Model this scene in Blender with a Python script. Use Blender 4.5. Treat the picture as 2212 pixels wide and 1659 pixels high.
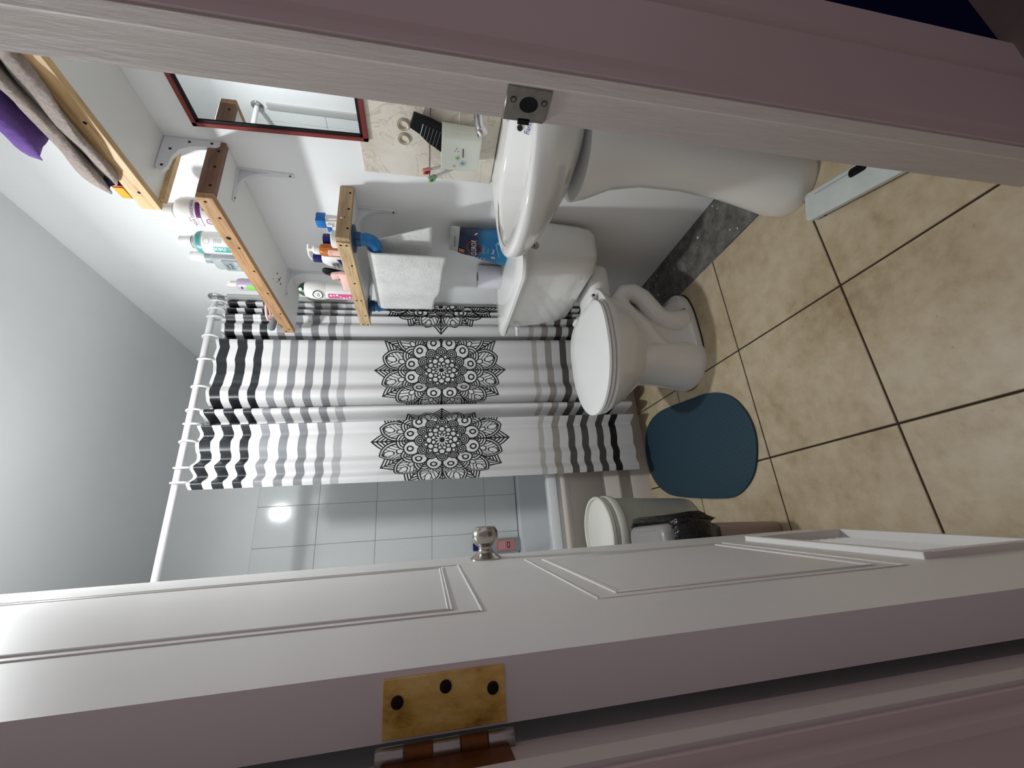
import bpy, bmesh, math, random
from mathutils import Vector, Matrix
random.seed(7)
PI = math.pi
for o in list(bpy.data.objects):
    bpy.data.objects.remove(o)
scn = bpy.context.scene
C = scn.collection

# ------------------------------------------------------------------ camera
F_PX, YAW, PITCH, ROLL = 894.74, 0.3725, 0.2021, -0.0030
fwd = Vector((math.sin(YAW) * math.cos(PITCH), math.cos(YAW) * math.cos(PITCH), -math.sin(PITCH)))
rgt = Vector((math.cos(YAW), -math.sin(YAW), 0.0))
dwn = fwd.cross(rgt)
r2 = math.cos(ROLL) * rgt + math.sin(ROLL) * dwn
d2 = -math.sin(ROLL) * rgt + math.cos(ROLL) * dwn
cam_d = bpy.data.cameras.new('camera')
cam = bpy.data.objects.new('camera', cam_d)
C.objects.link(cam)
# the phone was held so that the picture lies on its side: picture-right is downwards in the room
M = Matrix((d2, r2, -fwd)).transposed().to_4x4()
M.translation = Vector((0, 0, 1.0))
cam.matrix_world = M
cam_d.sensor_fit = 'HORIZONTAL'
cam_d.sensor_width = 36.0
cam_d.lens = F_PX / 2212 * 36.0
cam_d.clip_start = 0.01
scn.camera = cam

# ------------------------------------------------------------------ world (dim hallway light) and exposure
w = bpy.data.worlds.new('hall_ambient')
scn.world = w
w.use_nodes = True
bg = w.node_tree.nodes['Background']
bg.inputs[0].default_value = (0.188, 0.150, 0.166, 1)
bg.inputs[1].default_value = 1.0
scn.view_settings.view_transform = 'Standard'
scn.view_settings.look = 'None'
scn.view_settings.gamma = 1.0
scn.view_settings.use_curve_mapping = False
scn.view_settings.exposure = 0.20
LAMP_POS = (0.345, 1.23, 2.145)
LAMP_STRENGTH = 105.0
LAMP_WATTS = 8.6


# ------------------------------------------------------------------ small helpers
def lin(h):
    if isinstance(h, str):
        h = h.lstrip('#')
        c = [int(h[i:i + 2], 16) / 255 for i in (0, 2, 4)]
        return tuple(x / 12.92 if x <= 0.04045 else ((x + 0.055) / 1.055) ** 2.4 for x in c)
    return tuple(h)


MATS = {}


class NX:
    """tiny expression builder over shader math nodes"""

    def __init__(s, nt):
        s.nt = nt

    def n(s, kind, **kw):
        nd = s.nt.nodes.new(kind)
        for k, v in kw.items():
            setattr(nd, k, v)
        return nd

    def put(s, sock, v):
        if hasattr(v, 'is_output'):
            s.nt.links.new(v, sock)
        else:
            sock.default_value = v

    def m(s, op, *a):
        nd = s.n('ShaderNodeMath', operation=op)
        for i, v in enumerate(a):
            s.put(nd.inputs[i], v)
        return nd.outputs[0]

    def mix(s, f, a, b):
        nd = s.n('ShaderNodeMix', data_type='RGBA')
        s.put(nd.inputs[0], f)
        for sock, v in ((nd.inputs[6], a), (nd.inputs[7], b)):
            s.put(sock, v if hasattr(v, 'is_output') else (*lin(v), 1))
        return nd.outputs[2]

    def noise(s, scale, detail=3, rough=0.55, vec=None, out=0):
        nd = s.n('ShaderNodeTexNoise')
        nd.inputs['Scale'].default_value = scale
        nd.inputs['Detail'].default_value = detail
        nd.inputs['Roughness'].default_value = rough
        if vec is not None:
            s.nt.links.new(vec, nd.inputs['Vector'])
        return nd.outputs[out]

    def ramp(s, fac, stops, interp='LINEAR'):
        nd = s.n('ShaderNodeValToRGB')
        nd.color_ramp.interpolation = interp
        cr = nd.color_ramp
        while len(cr.elements) > 1:
            cr.elements.remove(cr.elements[-1])
        cr.elements[0].position = stops[0][0]
        cr.elements[0].color = (*lin(stops[0][1]), 1)
        for p, c in stops[1:]:
            e = cr.elements.new(p)
            e.color = (*lin(c), 1)
        s.put(nd.inputs[0], fac)
        return nd.outputs[0]

    def coord(s, which='Object', scale=None, rot=None):
        tc = s.n('ShaderNodeTexCoord').outputs[which]
        if scale or rot:
            mp = s.n('ShaderNodeMapping')
            s.nt.links.new(tc, mp.inputs['Vector'])
            if scale:
                mp.inputs['Scale'].default_value = scale
            if rot:
                mp.inputs['Rotation'].default_value = rot
            return mp.outputs[0]
        return tc

    def sep(s, v):
        nd = s.n('ShaderNodeSeparateXYZ')
        s.nt.links.new(v, nd.inputs[0])
        return nd.outputs

    def bump(s, h, strength=0.2, dist=0.002):
        nd = s.n('ShaderNodeBump')
        nd.inputs['Strength'].default_value = strength
        nd.inputs['Distance'].default_value = dist
        s.nt.links.new(h, nd.inputs['Height'])
        return nd.outputs[0]


def new_mat(name):
    m = bpy.data.materials.new(name)
    m.use_nodes = True
    b = m.node_tree.nodes['Principled BSDF']
    MATS[name] = m
    return m, b, NX(m.node_tree)


def mat(name, col, rough=0.5, metal=0.0, var=0.0, vscale=8.0, bump=0.0, bscale=60.0, bdist=0.002, trans=0.0,
        spec=None, coat=0.0, alpha=None, ior=None):
    if name in MATS:
        return MATS[name]
    m, b, x = new_mat(name)
    c = lin(col)
    b.inputs['Base Color'].default_value = (*c, 1)
    b.inputs['Roughness'].default_value = rough
    b.inputs['Metallic'].default_value = metal
    if spec is not None:
        b.inputs['Specular IOR Level'].default_value = spec
    if trans:
        b.inputs['Transmission Weight'].default_value = trans
    if ior:
        b.inputs['IOR'].default_value = ior
    if coat:
        b.inputs['Coat Weight'].default_value = coat
        b.inputs['Coat Roughness'].default_value = 0.08
    if alpha is not None:
        b.inputs['Alpha'].default_value = alpha
    if var:
        f = x.noise(vscale, 4, 0.6, x.coord())
        col2 = x.ramp(f, [(0.3, tuple(v * (1 - var) for v in c)), (0.7, tuple(min(1, v * (1 + var * 0.5)) for v in c))])
        m.node_tree.links.new(col2, b.inputs['Base Color'])
    if bump:
        f = x.noise(bscale, 4, 0.6, x.coord())
        m.node_tree.links.new(x.bump(f, bump, bdist), b.inputs['Normal'])
    return m


def wood(name, c1, c2, axis='y', rough=0.5):
    m, b, x = new_mat(name)
    sc = {'y': (22, 1.6, 22), 'x': (1.6, 22, 22)}[axis]
    v = x.coord('Object', scale=sc)
    f = x.noise(2.2, 5, 0.65, v)
    g = x.noise(9.0, 2, 0.5, v)
    f = x.m('ADD', x.m('MULTIPLY', f, 0.75), x.m('MULTIPLY', g, 0.25))
    col = x.ramp(f, [(0.32, c2), (0.5, c1), (0.7, tuple(min(1, q * 1.15) for q in lin(c1)))])
    big = x.noise(9, 2, 0.5, x.coord())
    col = x.mix(x.m('MULTIPLY', x.m('GREATER_THAN', big, 0.68), 0.35), col, c2)
    m.node_tree.links.new(col, b.inputs['Base Color'])
    b.inputs['Roughness'].default_value = rough
    m.node_tree.links.new(x.bump(f, 0.15, 0.001), b.inputs['Normal'])
    return m


# ------------------------------------------------------------------ mesh helpers
def link_obj(name, me, m, parent, loc):
    o = bpy.data.objects.new(name, me)
    C.objects.link(o)
    if m is not None and not me.materials:
        me.materials.append(m)
    if parent is not None:
        o.parent = parent
        pl = WORLD[parent.name]
        o.location = Vector(loc) - pl
    else:
        o.location = loc
    WORLD[o.name] = Vector(loc)
    return o


WORLD = {}


def finish(name, bm, m, parent=None, smooth=True, ang=38, keep_origin=None):
    """bm is in room coordinates; the object's origin goes to the middle of its underside"""
    bmesh.ops.recalc_face_normals(bm, faces=bm.faces)
    co = [v.co for v in bm.verts]
    if keep_origin is None:
        c = Vector(((min(v.x for v in co) + max(v.x for v in co)) / 2,
                    (min(v.y for v in co) + max(v.y for v in co)) / 2, min(v.z for v in co)))
    else:
        c = Vector(keep_origin)
    bmesh.ops.translate(bm, verts=bm.verts, vec=-c)
    me = bpy.data.meshes.new(name)
    bm.to_mesh(me)
    bm.free()
    if smooth:
        me.polygons.foreach_set('use_smooth', [True] * len(me.polygons))
        me.set_sharp_from_angle(angle=math.radians(ang))
    mm = MATS[m] if isinstance(m, str) else m
    return link_obj(name, me, mm, parent, c)


def tag(o, label, cat, group=None):
    o['label'] = label
    o['category'] = cat
    if group:
        o['group'] = group
    return o


def thing(name, label, cat, loc, group=None):
    o = bpy.data.objects.new(name, None)
    o.empty_display_size = 0.05
    C.objects.link(o)
    o.location = loc
    WORLD[o.name] = Vector(loc)
    return tag(o, label, cat, group)


def struct(o):
    o['kind'] = 'structure'
    return o


def B():
    return bmesh.new()


def bx(bm, x0, x1, y0, y1, z0, z1, bev=0.0, seg=2):
    g = bmesh.ops.create_cube(bm, size=1.0)
    vs = g['verts']
    for v in vs:
        v.co = Vector((x0 + (v.co.x + .5) * (x1 - x0), y0 + (v.co.y + .5) * (y1 - y0), z0 + (v.co.z + .5) * (z1 - z0)))
    if bev:
        es = list({e for v in vs for e in v.link_edges})
        bmesh.ops.bevel(bm, geom=es, offset=bev, segments=seg, affect='EDGES', profile=0.5)
    return bm


def box(name, x0, x1, y0, y1, z0, z1, m, parent=None, bev=0.0, seg=2):
    return finish(name, bx(B(), x0, x1, y0, y1, z0, z1, bev, seg), m, parent)


def loft(bm, rings, cap0=True, cap1=True, closed=True):
    rv = [[bm.verts.new(p) for p in r] for r in rings]
    n = len(rings[0])
    for a, b in zip(rv[:-1], rv[1:]):
        for i in range(n if closed else n - 1):
            j = (i + 1) % n
            bm.faces.new((a[i], a[j], b[j], b[i]))
    if cap0:
        bm.faces.new(rv[0])
    if cap1:
        bm.faces.new(rv[-1])
    return bm


def basis(d):
    d = Vector(d).normalized()
    a = Vector((0, 0, 1)) if abs(d.z) < 0.9 else Vector((1, 0, 0))
    u = d.cross(a).normalized()
    return d, u, d.cross(u).normalized()


def lathe(bm, prof, c=(0, 0, 0), axis=(0, 0, 1), seg=32, cap0=True, cap1=True):
    """prof: (radius, distance along axis)"""
    d, u, v = basis(axis)
    c = Vector(c)
    rings = []
    for r, h in prof:
        r = max(r, 1e-4)
        rings.append([c + d * h + (u * math.cos(2 * PI * i / seg) + v * math.sin(2 * PI * i / seg)) * r for i in range(seg)])
    return loft(bm, rings, cap0, cap1)


def cyl(bm, c, axis, r, h, seg=20, r1=None):
    return lathe(bm, [(r, 0), (r if r1 is None else r1, h)], c, axis, seg)


def tube(bm, pts, r, seg=10, cap=True):
    pts = [Vector(p) for p in pts]
    rings = []
    u = None
    for i, p in enumerate(pts):
        d = (pts[min(i + 1, len(pts) - 1)] - pts[max(i - 1, 0)]).normalized()
        if u is None:
            _, u, v = basis(d)
        else:
            u = (u - d * u.dot(d)).normalized()
            v = d.cross(u)
        rr = r[i] if isinstance(r, (list, tuple)) else r
        rings.append([p + (u * math.cos(2 * PI * k / seg) + v * math.sin(2 * PI * k / seg)) * rr for k in range(seg)])
    return loft(bm, rings, cap, cap)


def torus(bm, c, axis, R, r, seg=28, s2=8, a0=0.0, a1=2 * PI):
    d, u, v = basis(axis)
    c = Vector(c)
    full = abs(a1 - a0 - 2 * PI) < 1e-6
    rings = []
    for i in range(seg + (0 if full else 1)):
        a = a0 + (a1 - a0) * i / seg
        e = u * math.cos(a) + v * math.sin(a)
        rings.append([c + e * R + (e * math.cos(2 * PI * k / s2) + d * math.sin(2 * PI * k / s2)) * r for k in range(s2)])
    if full:
        rings.append(rings[0])
        loft(bm, rings, False, False)
        bmesh.ops.remove_doubles(bm, verts=bm.verts, dist=1e-6)
    else:
        loft(bm, rings)
    return bm


def prism(bm, pts, z0, z1, bev=0.0):
    """pts: outline in x,y"""
    lo = [bm.verts.new((p[0], p[1], z0)) for p in pts]
    hi = [bm.verts.new((p[0], p[1], z1)) for p in pts]
    n = len(pts)
    bm.faces.new(lo)
    top = bm.faces.new(hi)
    for i in range(n):
        j = (i + 1) % n
        bm.faces.new((lo[i], lo[j], hi[j], hi[i]))
    if bev:
        bmesh.ops.bevel(bm, geom=list(top.edges), offset=bev, segments=2, affect='EDGES', profile=0.5)
    return bm


def xform(bm, fn):
    for v in bm.verts:
        v.co = Vector(fn(v.co))
    return bm


def text_bm(s, size, squeeze=1.0, depth=0.0):
    """flat lettering in x,y, centred"""
    cu = bpy.data.curves.new('lettering', 'FONT')
    cu.body = s
    cu.size = size
    cu.align_x = 'CENTER'
    cu.align_y = 'CENTER'
    cu.resolution_u = 2
    cu.extrude = depth
    ob = bpy.data.objects.new('lettering_tmp', cu)
    C.objects.link(ob)
    dg = bpy.context.evaluated_depsgraph_get()
    me = bpy.data.meshes.new_from_object(ob.evaluated_get(dg))
    bm = B()
    bm.from_mesh(me)
    bpy.data.objects.remove(ob)
    bpy.data.curves.remove(cu)
    bpy.data.meshes.remove(me)
    for v in bm.verts:
        v.co.x *= squeeze
    return bm


def flat_label(name, bm, m, parent, o, ex, ey):
    """put an x,y drawing on a plane: origin o, directions ex, ey"""
    o, ex, ey = Vector(o), Vector(ex).normalized(), Vector(ey).normalized()
    nz = ex.cross(ey)
    xform(bm, lambda p: o + ex * p.x + ey * p.y + nz * p.z)
    return finish(name, bm, m, parent, smooth=False)


def wrap_label(name, bm, m, parent, c, r, face, z):
    """bend an x,y drawing round an upright cylinder (centre c, radius r), middle facing angle 'face'"""
    def f(p):
        a = face + p.x / r
        return (c[0] + r * math.cos(a), c[1] + r * math.sin(a), z + p.y)
    xform(bm, f)
    return finish(name, bm, m, parent, smooth=False)


def rect_bm(w, h, nx=1):
    bm = B()
    g = [[bm.verts.new((-w / 2 + w * i / nx, y, 0)) for i in range(nx + 1)] for y in (-h / 2, h / 2)]
    for i in range(nx):
        bm.faces.new((g[0][i], g[0][i + 1], g[1][i + 1], g[1][i]))
    return bm


def disc_bm(r, n=20, sx=1.0):
    bm = B()
    bm.faces.new([bm.verts.new((r * sx * math.cos(2 * PI * i / n), r * math.sin(2 * PI * i / n), 0)) for i in range(n)])
    return bm


def ring_bm(r0, r1, n=24, sx=1.0):
    bm = B()
    a = [bm.verts.new((r0 * sx * math.cos(2 * PI * i / n), r0 * math.sin(2 * PI * i / n), 0)) for i in range(n)]
    b = [bm.verts.new((r1 * sx * math.cos(2 * PI * i / n), r1 * math.sin(2 * PI * i / n), 0)) for i in range(n)]
    for i in range(n):
        j = (i + 1) % n
        bm.faces.new((a[i], a[j], b[j], b[i]))
    return bm


def face_cam(x, y):
    """angle at an upright thing that looks back to the doorway"""
    return math.atan2(-y, -x)

# ------------------------------------------------------------------ materials
def paint(name, col, bump=0.12, bscale=90, rough=0.55, stretch=None, dirt=None, var=0.03):
    m, b, x = new_mat(name)
    c = lin(col)
    v = x.coord('Object', scale=stretch) if stretch else x.coord()
    f = x.noise(6, 4, 0.6, x.coord())
    colr = x.ramp(f, [(0.3, tuple(q * (1 - var) for q in c)), (0.7, c)])
    if dirt:
        d = x.noise(14, 6, 0.7, v)
        colr = x.mix(x.m('MULTIPLY', x.m('GREATER_THAN', d, 0.70), 0.25), colr, dirt)
    m.node_tree.links.new(colr, b.inputs['Base Color'])
    b.inputs['Roughness'].default_value = rough
    h = x.noise(bscale, 4, 0.65, v)
    m.node_tree.links.new(x.bump(h, bump, 0.003), b.inputs['Normal'])
    return m


paint('wall_paint', '#f3f4f4', 0.10, 70)
paint('ceiling_paint', '#eeeff0', 0.08, 60)
paint('door_paint', '#e9e7e4', 0.10, 60, 0.42, (1, 1, 0.25))
paint('jamb_paint', '#d3ccc6', 0.32, 80, 0.5, (1, 1, 0.12), '#a59a94')
paint('casing_paint', '#cdc0bd', 0.10, 50, 0.45, (1, 1, 0.15))
mat('white_tile', '#eff1f1', 0.10, var=0.02, vscale=4)
mat('tile_grout', '#8f918f', 0.8)
mat('tile_trim', '#b4b4b2', 0.4)
mat('floor_grout', '#33261c', 0.9)
mat('porcelain', '#f0efec', 0.10, coat=0.3)
mat('porcelain_shelf', '#e2e1de', 0.10, coat=0.3)
mat('white_plastic', '#ecebe8', 0.25)
mat('white_gloss', '#f0f0ee', 0.15)
mat('white_enamel', '#dedee2', 0.30)
mat('melamine', '#eeeeea', 0.35)
mat('chrome', '#c8c8c8', 0.08, 1.0)
mat('steel', '#a9a7a3', 0.28, 1.0)
mat('brushed_steel', '#b4afa8', 0.22, 1.0, bump=0.02, bscale=200)
mat('strike_steel', '#8f8b86', 0.36, 1.0, var=0.25, vscale=60)
mat('black_plastic', '#08090b', 0.5, spec=0.2)
mat('black_hole', '#060505', 0.9)
mat('screw_dark', '#1a1410', 0.5, 0.6)
mat('screw_steel', '#7e7a74', 0.35, 1.0)
mat('cream_panel', '#e6ddd2', 0.25)
mat('tub_white', '#e2e5e7', 0.12)
mat('mirror_glass', '#f4f6f6', 0.0, 1.0)
mat('mirror_frame', '#7a1f1c', 0.35, var=0.15, vscale=20)
mat('pvc_blue', '#0f6fae', 0.38)
mat('pvc_navy', '#12406b', 0.35)
mat('purple_cloth', '#6a4a94', 0.95, var=0.35, vscale=14, bump=0.5, bscale=40, bdist=0.006)
mat('pink_cloth', '#c2559a', 0.95, bump=0.4, bscale=40, bdist=0.006)
mat('yellow_plastic', '#d9a520', 0.35)
mat('red_plastic', '#b3261c', 0.35)
mat('blue_plastic', '#1a3f7c', 0.35)
mat('navy_plastic', '#161f6b', 0.3)
mat('cyan_plastic', '#0c6dbe', 0.3)
mat('teal_print', '#3d9c98', 0.4)
mat('grey_print', '#8f9a9c', 0.4)
mat('dark_print', '#20252a', 0.5)
mat('purple_print', '#6d2a72', 0.4)
mat('white_print', '#f1f1ef', 0.4)
mat('pink_print', '#d8508f', 0.4)
mat('green_print', '#1d4f33', 0.4)
mat('red_print', '#8a2a2a', 0.4)
mat('salmon_print', '#c8705f', 0.4)
mat('navy_print', '#121b3c', 0.35)
mat('blue_print', '#2a3a8a', 0.4)
mat('lightblue_print', '#7fb4cc', 0.4)
mat('grey_metal', '#7d8083', 0.4, 0.2)
mat('amber', '#b8640f', 0.12, coat=0.5)
mat('clear_bottle', '#c9ccce', 0.12, trans=0.35)
mat('pink_plastic', '#eec4bd', 0.4)
mat('rose_plastic', '#dc8a8a', 0.3)
mat('orange_plastic', '#e8682c', 0.35)
mat('tan_plastic', '#c89a6a', 0.4)
mat('lilac_plastic', '#b9a9bf', 0.2, coat=0.4)
mat('lime_plastic', '#7fc85a', 0.3)
mat('green_plastic', '#1c9a3c', 0.3)
mat('grey_lid', '#8f8a88', 0.35)
mat('grey_lid_side', '#6e6764', 0.35)
mat('mauve_plastic', '#a8948c', 0.4)
mat('bucket_plastic', '#d5d8cb', 0.30, trans=0.22, var=0.06, vscale=12)
mat('bucket_rim', '#e4e3da', 0.3)
mat('cardboard_bag', '#8a7758', 0.8, var=0.2, vscale=30)
mat('black_bag', '#07070a', 0.22, bump=0.9, bscale=28, bdist=0.012)
mat('sticker', '#a7a48c', 0.5, var=0.2, vscale=60)
mat('stain', '#b5a88f', 0.35)
mat('marble_slab', '#cfd5d2', 0.35, var=0.10, vscale=22)
mat('mug_white', '#dcdfd4', 0.18, coat=0.3)
mat('silicone_ring', '#bdb49f', 0.35)
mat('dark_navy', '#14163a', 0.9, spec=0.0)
mat('hall_floor', '#7a706a', 0.6, var=0.2)
mat('toilet_paper', '#dcdbe4', 0.95, bump=0.2, bscale=120)
mat('dirt_shadow', '#2a211a', 0.9, var=0.3, vscale=40)  # dark brown for seam dirt and painted contact shadow at the toilet foot
mat('bulb_glass', '#ffffff', 0.3)

m, b, x = new_mat('lamp_glow')
b.inputs['Emission Color'].default_value = (0.93, 0.98, 1.0, 1)
b.inputs['Emission Strength'].default_value = LAMP_STRENGTH

# beige stone-look floor tile
m, b, x = new_mat('floor_tile')
v = x.n('ShaderNodeNewGeometry').outputs['Position']
f1 = x.noise(5.0, 6, 0.62, v)
f2 = x.noise(26.0, 5, 0.65, v)
f3 = x.noise(2.2, 3, 0.5, v)
s = x.m('ADD', x.m('MULTIPLY', f1, 0.5), x.m('ADD', x.m('MULTIPLY', f2, 0.32), x.m('MULTIPLY', f3, 0.18)))
col = x.ramp(s, [(0.33, '#9a8565'), (0.45, '#b5a283'), (0.54, '#c3b396'), (0.68, '#d0c3ac')])
sp = x.noise(70, 2, 0.5, v)
col = x.mix(x.m('MULTIPLY', x.m('GREATER_THAN', sp, 0.74), 0.35), col, '#7d6848')
m.node_tree.links.new(col, b.inputs['Base Color'])
b.inputs['Roughness'].default_value = 0.42
m.node_tree.links.new(x.bump(f2, 0.08, 0.002), b.inputs['Normal'])

# bare cement left where the tiles stop
m, b, x = new_mat('cement')
v = x.n('ShaderNodeNewGeometry').outputs['Position']
f1 = x.noise(20, 6, 0.7, v)
col = x.ramp(f1, [(0.3, '#45433f'), (0.55, '#6b6965'), (0.75, '#8a8882')])
chip = x.noise(55, 3, 0.5, v)
col = x.mix(x.m('GREATER_THAN', chip, 0.70), col, '#d8dad8')
m.node_tree.links.new(col, b.inputs['Base Color'])
b.inputs['Roughness'].default_value = 0.85
m.node_tree.links.new(x.bump(f1, 0.6, 0.006), b.inputs['Normal'])

# cream marble splash tile
m, b, x = new_mat('marble_tile')
v = x.coord()
f1 = x.noise(7, 5, 0.6, v)
wv = x.n('ShaderNodeTexNoise')
wv.inputs['Scale'].default_value = 9
wv.inputs['Detail'].default_value = 5
wv.inputs['Distortion'].default_value = 1.2
m.node_tree.links.new(v, wv.inputs['Vector'])
vein = x.m('LESS_THAN', x.m('ABSOLUTE', x.m('SUBTRACT', wv.outputs[0], 0.5)), 0.010)
col = x.ramp(f1, [(0.3, '#cdbfae'), (0.5, '#ded5c8'), (0.7, '#e6e0d6')])
col = x.mix(x.m('MULTIPLY', vein, 0.38), col, '#b09c86')
m.node_tree.links.new(col, b.inputs['Base Color'])
b.inputs['Roughness'].default_value = 0.18

wood('pine_orange', '#b28b62', '#866141', 'y')
wood('pine_end_shaded', '#7c5a44', '#573a2a', 'x')  # same pine, shade of the end board put into the colour
wood('pine_pale', '#cdb087', '#a5825a', 'y')
wood('pine_pale_end', '#b0946f', '#8c6f4e', 'x')
wood('pine_light', '#d3b080', '#a98455', 'y')
mat('wood_end_grain', '#7a5c48', 0.7, var=0.2, vscale=40)

# terry cloths
def terry(name, c, c2, scale=220):
    m, b, x = new_mat(name)
    v = x.coord()
    f = x.noise(scale, 3, 0.7, v)
    g = x.noise(18, 3, 0.5, v)
    col = x.ramp(x.m('ADD', x.m('MULTIPLY', f, 0.6), x.m('MULTIPLY', g, 0.4)), [(0.35, c2), (0.6, c)])
    m.node_tree.links.new(col, b.inputs['Base Color'])
    b.inputs['Roughness'].default_value = 1.0
    b.inputs['Sheen Weight'].default_value = 0.3
    m.node_tree.links.new(x.bump(f, 0.8, 0.004), b.inputs['Normal'])


terry('terry_white', '#eeeeec', '#d6d6d4')
terry('terry_taupe', '#b0a098', '#857a74', 160)

# pressed brass of the hinge, tarnished towards the barrel
m, b, x = new_mat('brass')
v = x.coord()
f = x.noise(38, 5, 0.65, x.coord('Object', scale=(1, 1, 0.5)))
col = x.ramp(f, [(0.34, '#96702c'), (0.46, '#d8b458'), (0.60, '#f0d684')])
m.node_tree.links.new(col, b.inputs['Base Color'])
b.inputs['Metallic'].default_value = 0.10
b.inputs['Roughness'].default_value = 0.35
mat('brass_dark', '#7a4a22', 0.5, 0.5, var=0.4, vscale=60)

# teal foam mat with small pressed chevrons
m, b, x = new_mat('mat_teal')
p = x.sep(x.n('ShaderNodeNewGeometry').outputs['Position'])
ca, sa = math.cos(0.55), math.sin(0.55)
a = x.m('ADD', x.m('MULTIPLY', p[0], ca), x.m('MULTIPLY', p[1], sa))
c_ = x.m('SUBTRACT', x.m('MULTIPLY', p[1], ca), x.m('MULTIPLY', p[0], sa))
per = 0.017
row = x.m('FLOOR', x.m('DIVIDE', c_, per))
a2 = x.m('ADD', a, x.m('MULTIPLY', row, per * 0.5))
la = x.m('SUBTRACT', x.m('MODULO', x.m('ADD', a2, 10 * per * 100), per), per / 2)
lc = x.m('SUBTRACT', x.m('MODULO', x.m('ADD', c_, 10 * per * 100), per), per / 2)
vee = x.m('ABSOLUTE', x.m('SUBTRACT', x.m('MULTIPLY', x.m('ABSOLUTE', la), 1.3), x.m('ADD', lc, 0.002)))
ink = x.m('MULTIPLY', x.m('LESS_THAN', vee, 0.0013), x.m('LESS_THAN', x.m('ABSOLUTE', la), 0.0042))
col = x.mix(ink, '#1b3b4a', '#0c2029')
m.node_tree.links.new(col, b.inputs['Base Color'])
b.inputs['Roughness'].default_value = 0.6
inv = x.m('SUBTRACT', 1.0, ink)
m.node_tree.links.new(x.bump(inv, 0.5, 0.0015), b.inputs['Normal'])

# shower curtain print: stripes at top and foot, mandalas across the middle (uv in metres along the cloth)
m, b, x = new_mat('curtain_print')
uv = x.n('ShaderNodeUVMap')
uv.uv_map = 'cloth'
p = x.sep(uv.outputs[0])
U, V = p[0], p[1]
WH = '#dedddd'
st = [(0.160, 0.192, '#131417'), (0.225, 0.256, '#4f4c4b'), (0.291, 0.324, '#585554'), (0.359, 0.389, '#5d5a58'),
      (0.427, 0.455, '#a29c96'), (0.493, 0.522, '#bcb8b3'), (1.329, 1.362, '#b1b0b2'), (1.397, 1.427, '#8c8c8f'),
      (1.466, 1.499, '#858689'), (1.535, 1.567, '#87888b'), (1.606, 1.637, '#8f9094'), (1.673, 1.706, '#1b1e22'),
      (1.742, 1.774, '#1b1e22'), (1.809, 1.846, '#1b1e22')]
stops = [(0.0, WH)]
for z0, z1, c in st:
    stops += [(z0 / 2, c), (z1 / 2, WH)]
base = x.ramp(x.m('DIVIDE', V, 2.0), stops, 'CONSTANT')
cu = x.m('SUBTRACT', x.m('MODULO', x.m('ADD', U, 0.3 - 0.27 + 6.0), 0.6), 0.3)
q = x.m('DIVIDE', cu, 0.283)
pp = x.m('DIVIDE', x.m('SUBTRACT', V, 0.938), 0.283)
r = x.m('SQRT', x.m('ADD', x.m('MULTIPLY', q, q), x.m('MULTIPLY', pp, pp)))
th = x.m('ABSOLUTE', x.m('ARCTAN2', q, pp))
k = PI / 6
ph0 = x.m('PINGPONG', th, k / 2)
ph1 = x.m('SUBTRACT', k / 2, ph0)
x0, y0 = x.m('MULTIPLY', r, x.m('COSINE', ph0)), x.m('MULTIPLY', r, x.m('SINE', ph0))
x1, y1 = x.m('MULTIPLY', r, x.m('COSINE', ph1)), x.m('MULTIPLY', r, x.m('SINE', ph1))
LW = 0.0102


def line(d, lw=LW):
    return x.m('LESS_THAN', x.m('ABSOLUTE', d), lw)


def circ(px, py, c, rad, sy=1.0):
    dx = x.m('SUBTRACT', px, c)
    py = x.m('MULTIPLY', py, sy) if sy != 1 else py
    return x.m('SUBTRACT', x.m('SQRT', x.m('ADD', x.m('MULTIPLY', dx, dx), x.m('MULTIPLY', py, py))), rad)


def mx(*a):
    o = a[0]
    for t in a[1:]:
        o = x.m('MAXIMUM', o, t)
    return o


def plus(d, c):
    return x.m('ADD', d, c)


def over(ink, inside, layer):
    return x.m('ADD', x.m('MULTIPLY', ink, x.m('SUBTRACT', 1.0, inside)), x.m('MULTIPLY', layer, inside))


# pointed outer rays with chevrons
d = x.m('MULTIPLY', x.m('SUBTRACT', y0, x.m('MULTIPLY', x.m('SUBTRACT', 1.0, x0), 0.85)), 0.76)
ins = x.m('MULTIPLY', x.m('LESS_THAN', d, LW), x.m('GREATER_THAN', x0, 0.5))
ink = x.m('MULTIPLY', ins, mx(line(d), line(plus(d, .04)), line(plus(d, .08)), line(plus(d, .12)), line(y0)))
# big leaves
dx = x.m('SUBTRACT', x1, 0.69)
dy = x.m('ADD', y1, 0.0706)
d = x.m('SUBTRACT', x.m('SQRT', x.m('ADD', x.m('MULTIPLY', dx, dx), x.m('MULTIPLY', dy, dy))), 0.2406)
ins = x.m('LESS_THAN', d, LW)
vein = x.m('LESS_THAN', x.m('FRACT', x.m('MULTIPLY', x.m('SUBTRACT', x1, x.m('MULTIPLY', y1, 1.25)), 13.0)), 0.26)
vein = x.m('MULTIPLY', vein, x.m('LESS_THAN', d, -0.035))
e = circ(x1, y1, 0.785, 0.075, 1.7)
e2 = circ(x1, y1, 0.62, 0.055, 1.5)
lay = mx(line(d), line(plus(d, .035)), vein)
lay = over(lay, x.m('LESS_THAN', e, LW), line(e))
lay = over(lay, x.m('LESS_THAN', e2, LW), line(e2))
ink = over(ink, ins, lay)
# domes
d = circ(x0, y0, 0.51, 0.145)
ink = over(ink, x.m('LESS_THAN', d, LW), mx(line(d), line(plus(d, .04)), line(plus(d, .08)), line(plus(d, .115)), line(y0)))
# eyes
d = circ(x1, y1, 0.455, 0.112)
e = circ(x1, y1, 0.475, 0.042)
ink = over(ink, x.m('LESS_THAN', d, LW), mx(line(d), line(e, LW * 1.2)))
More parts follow.
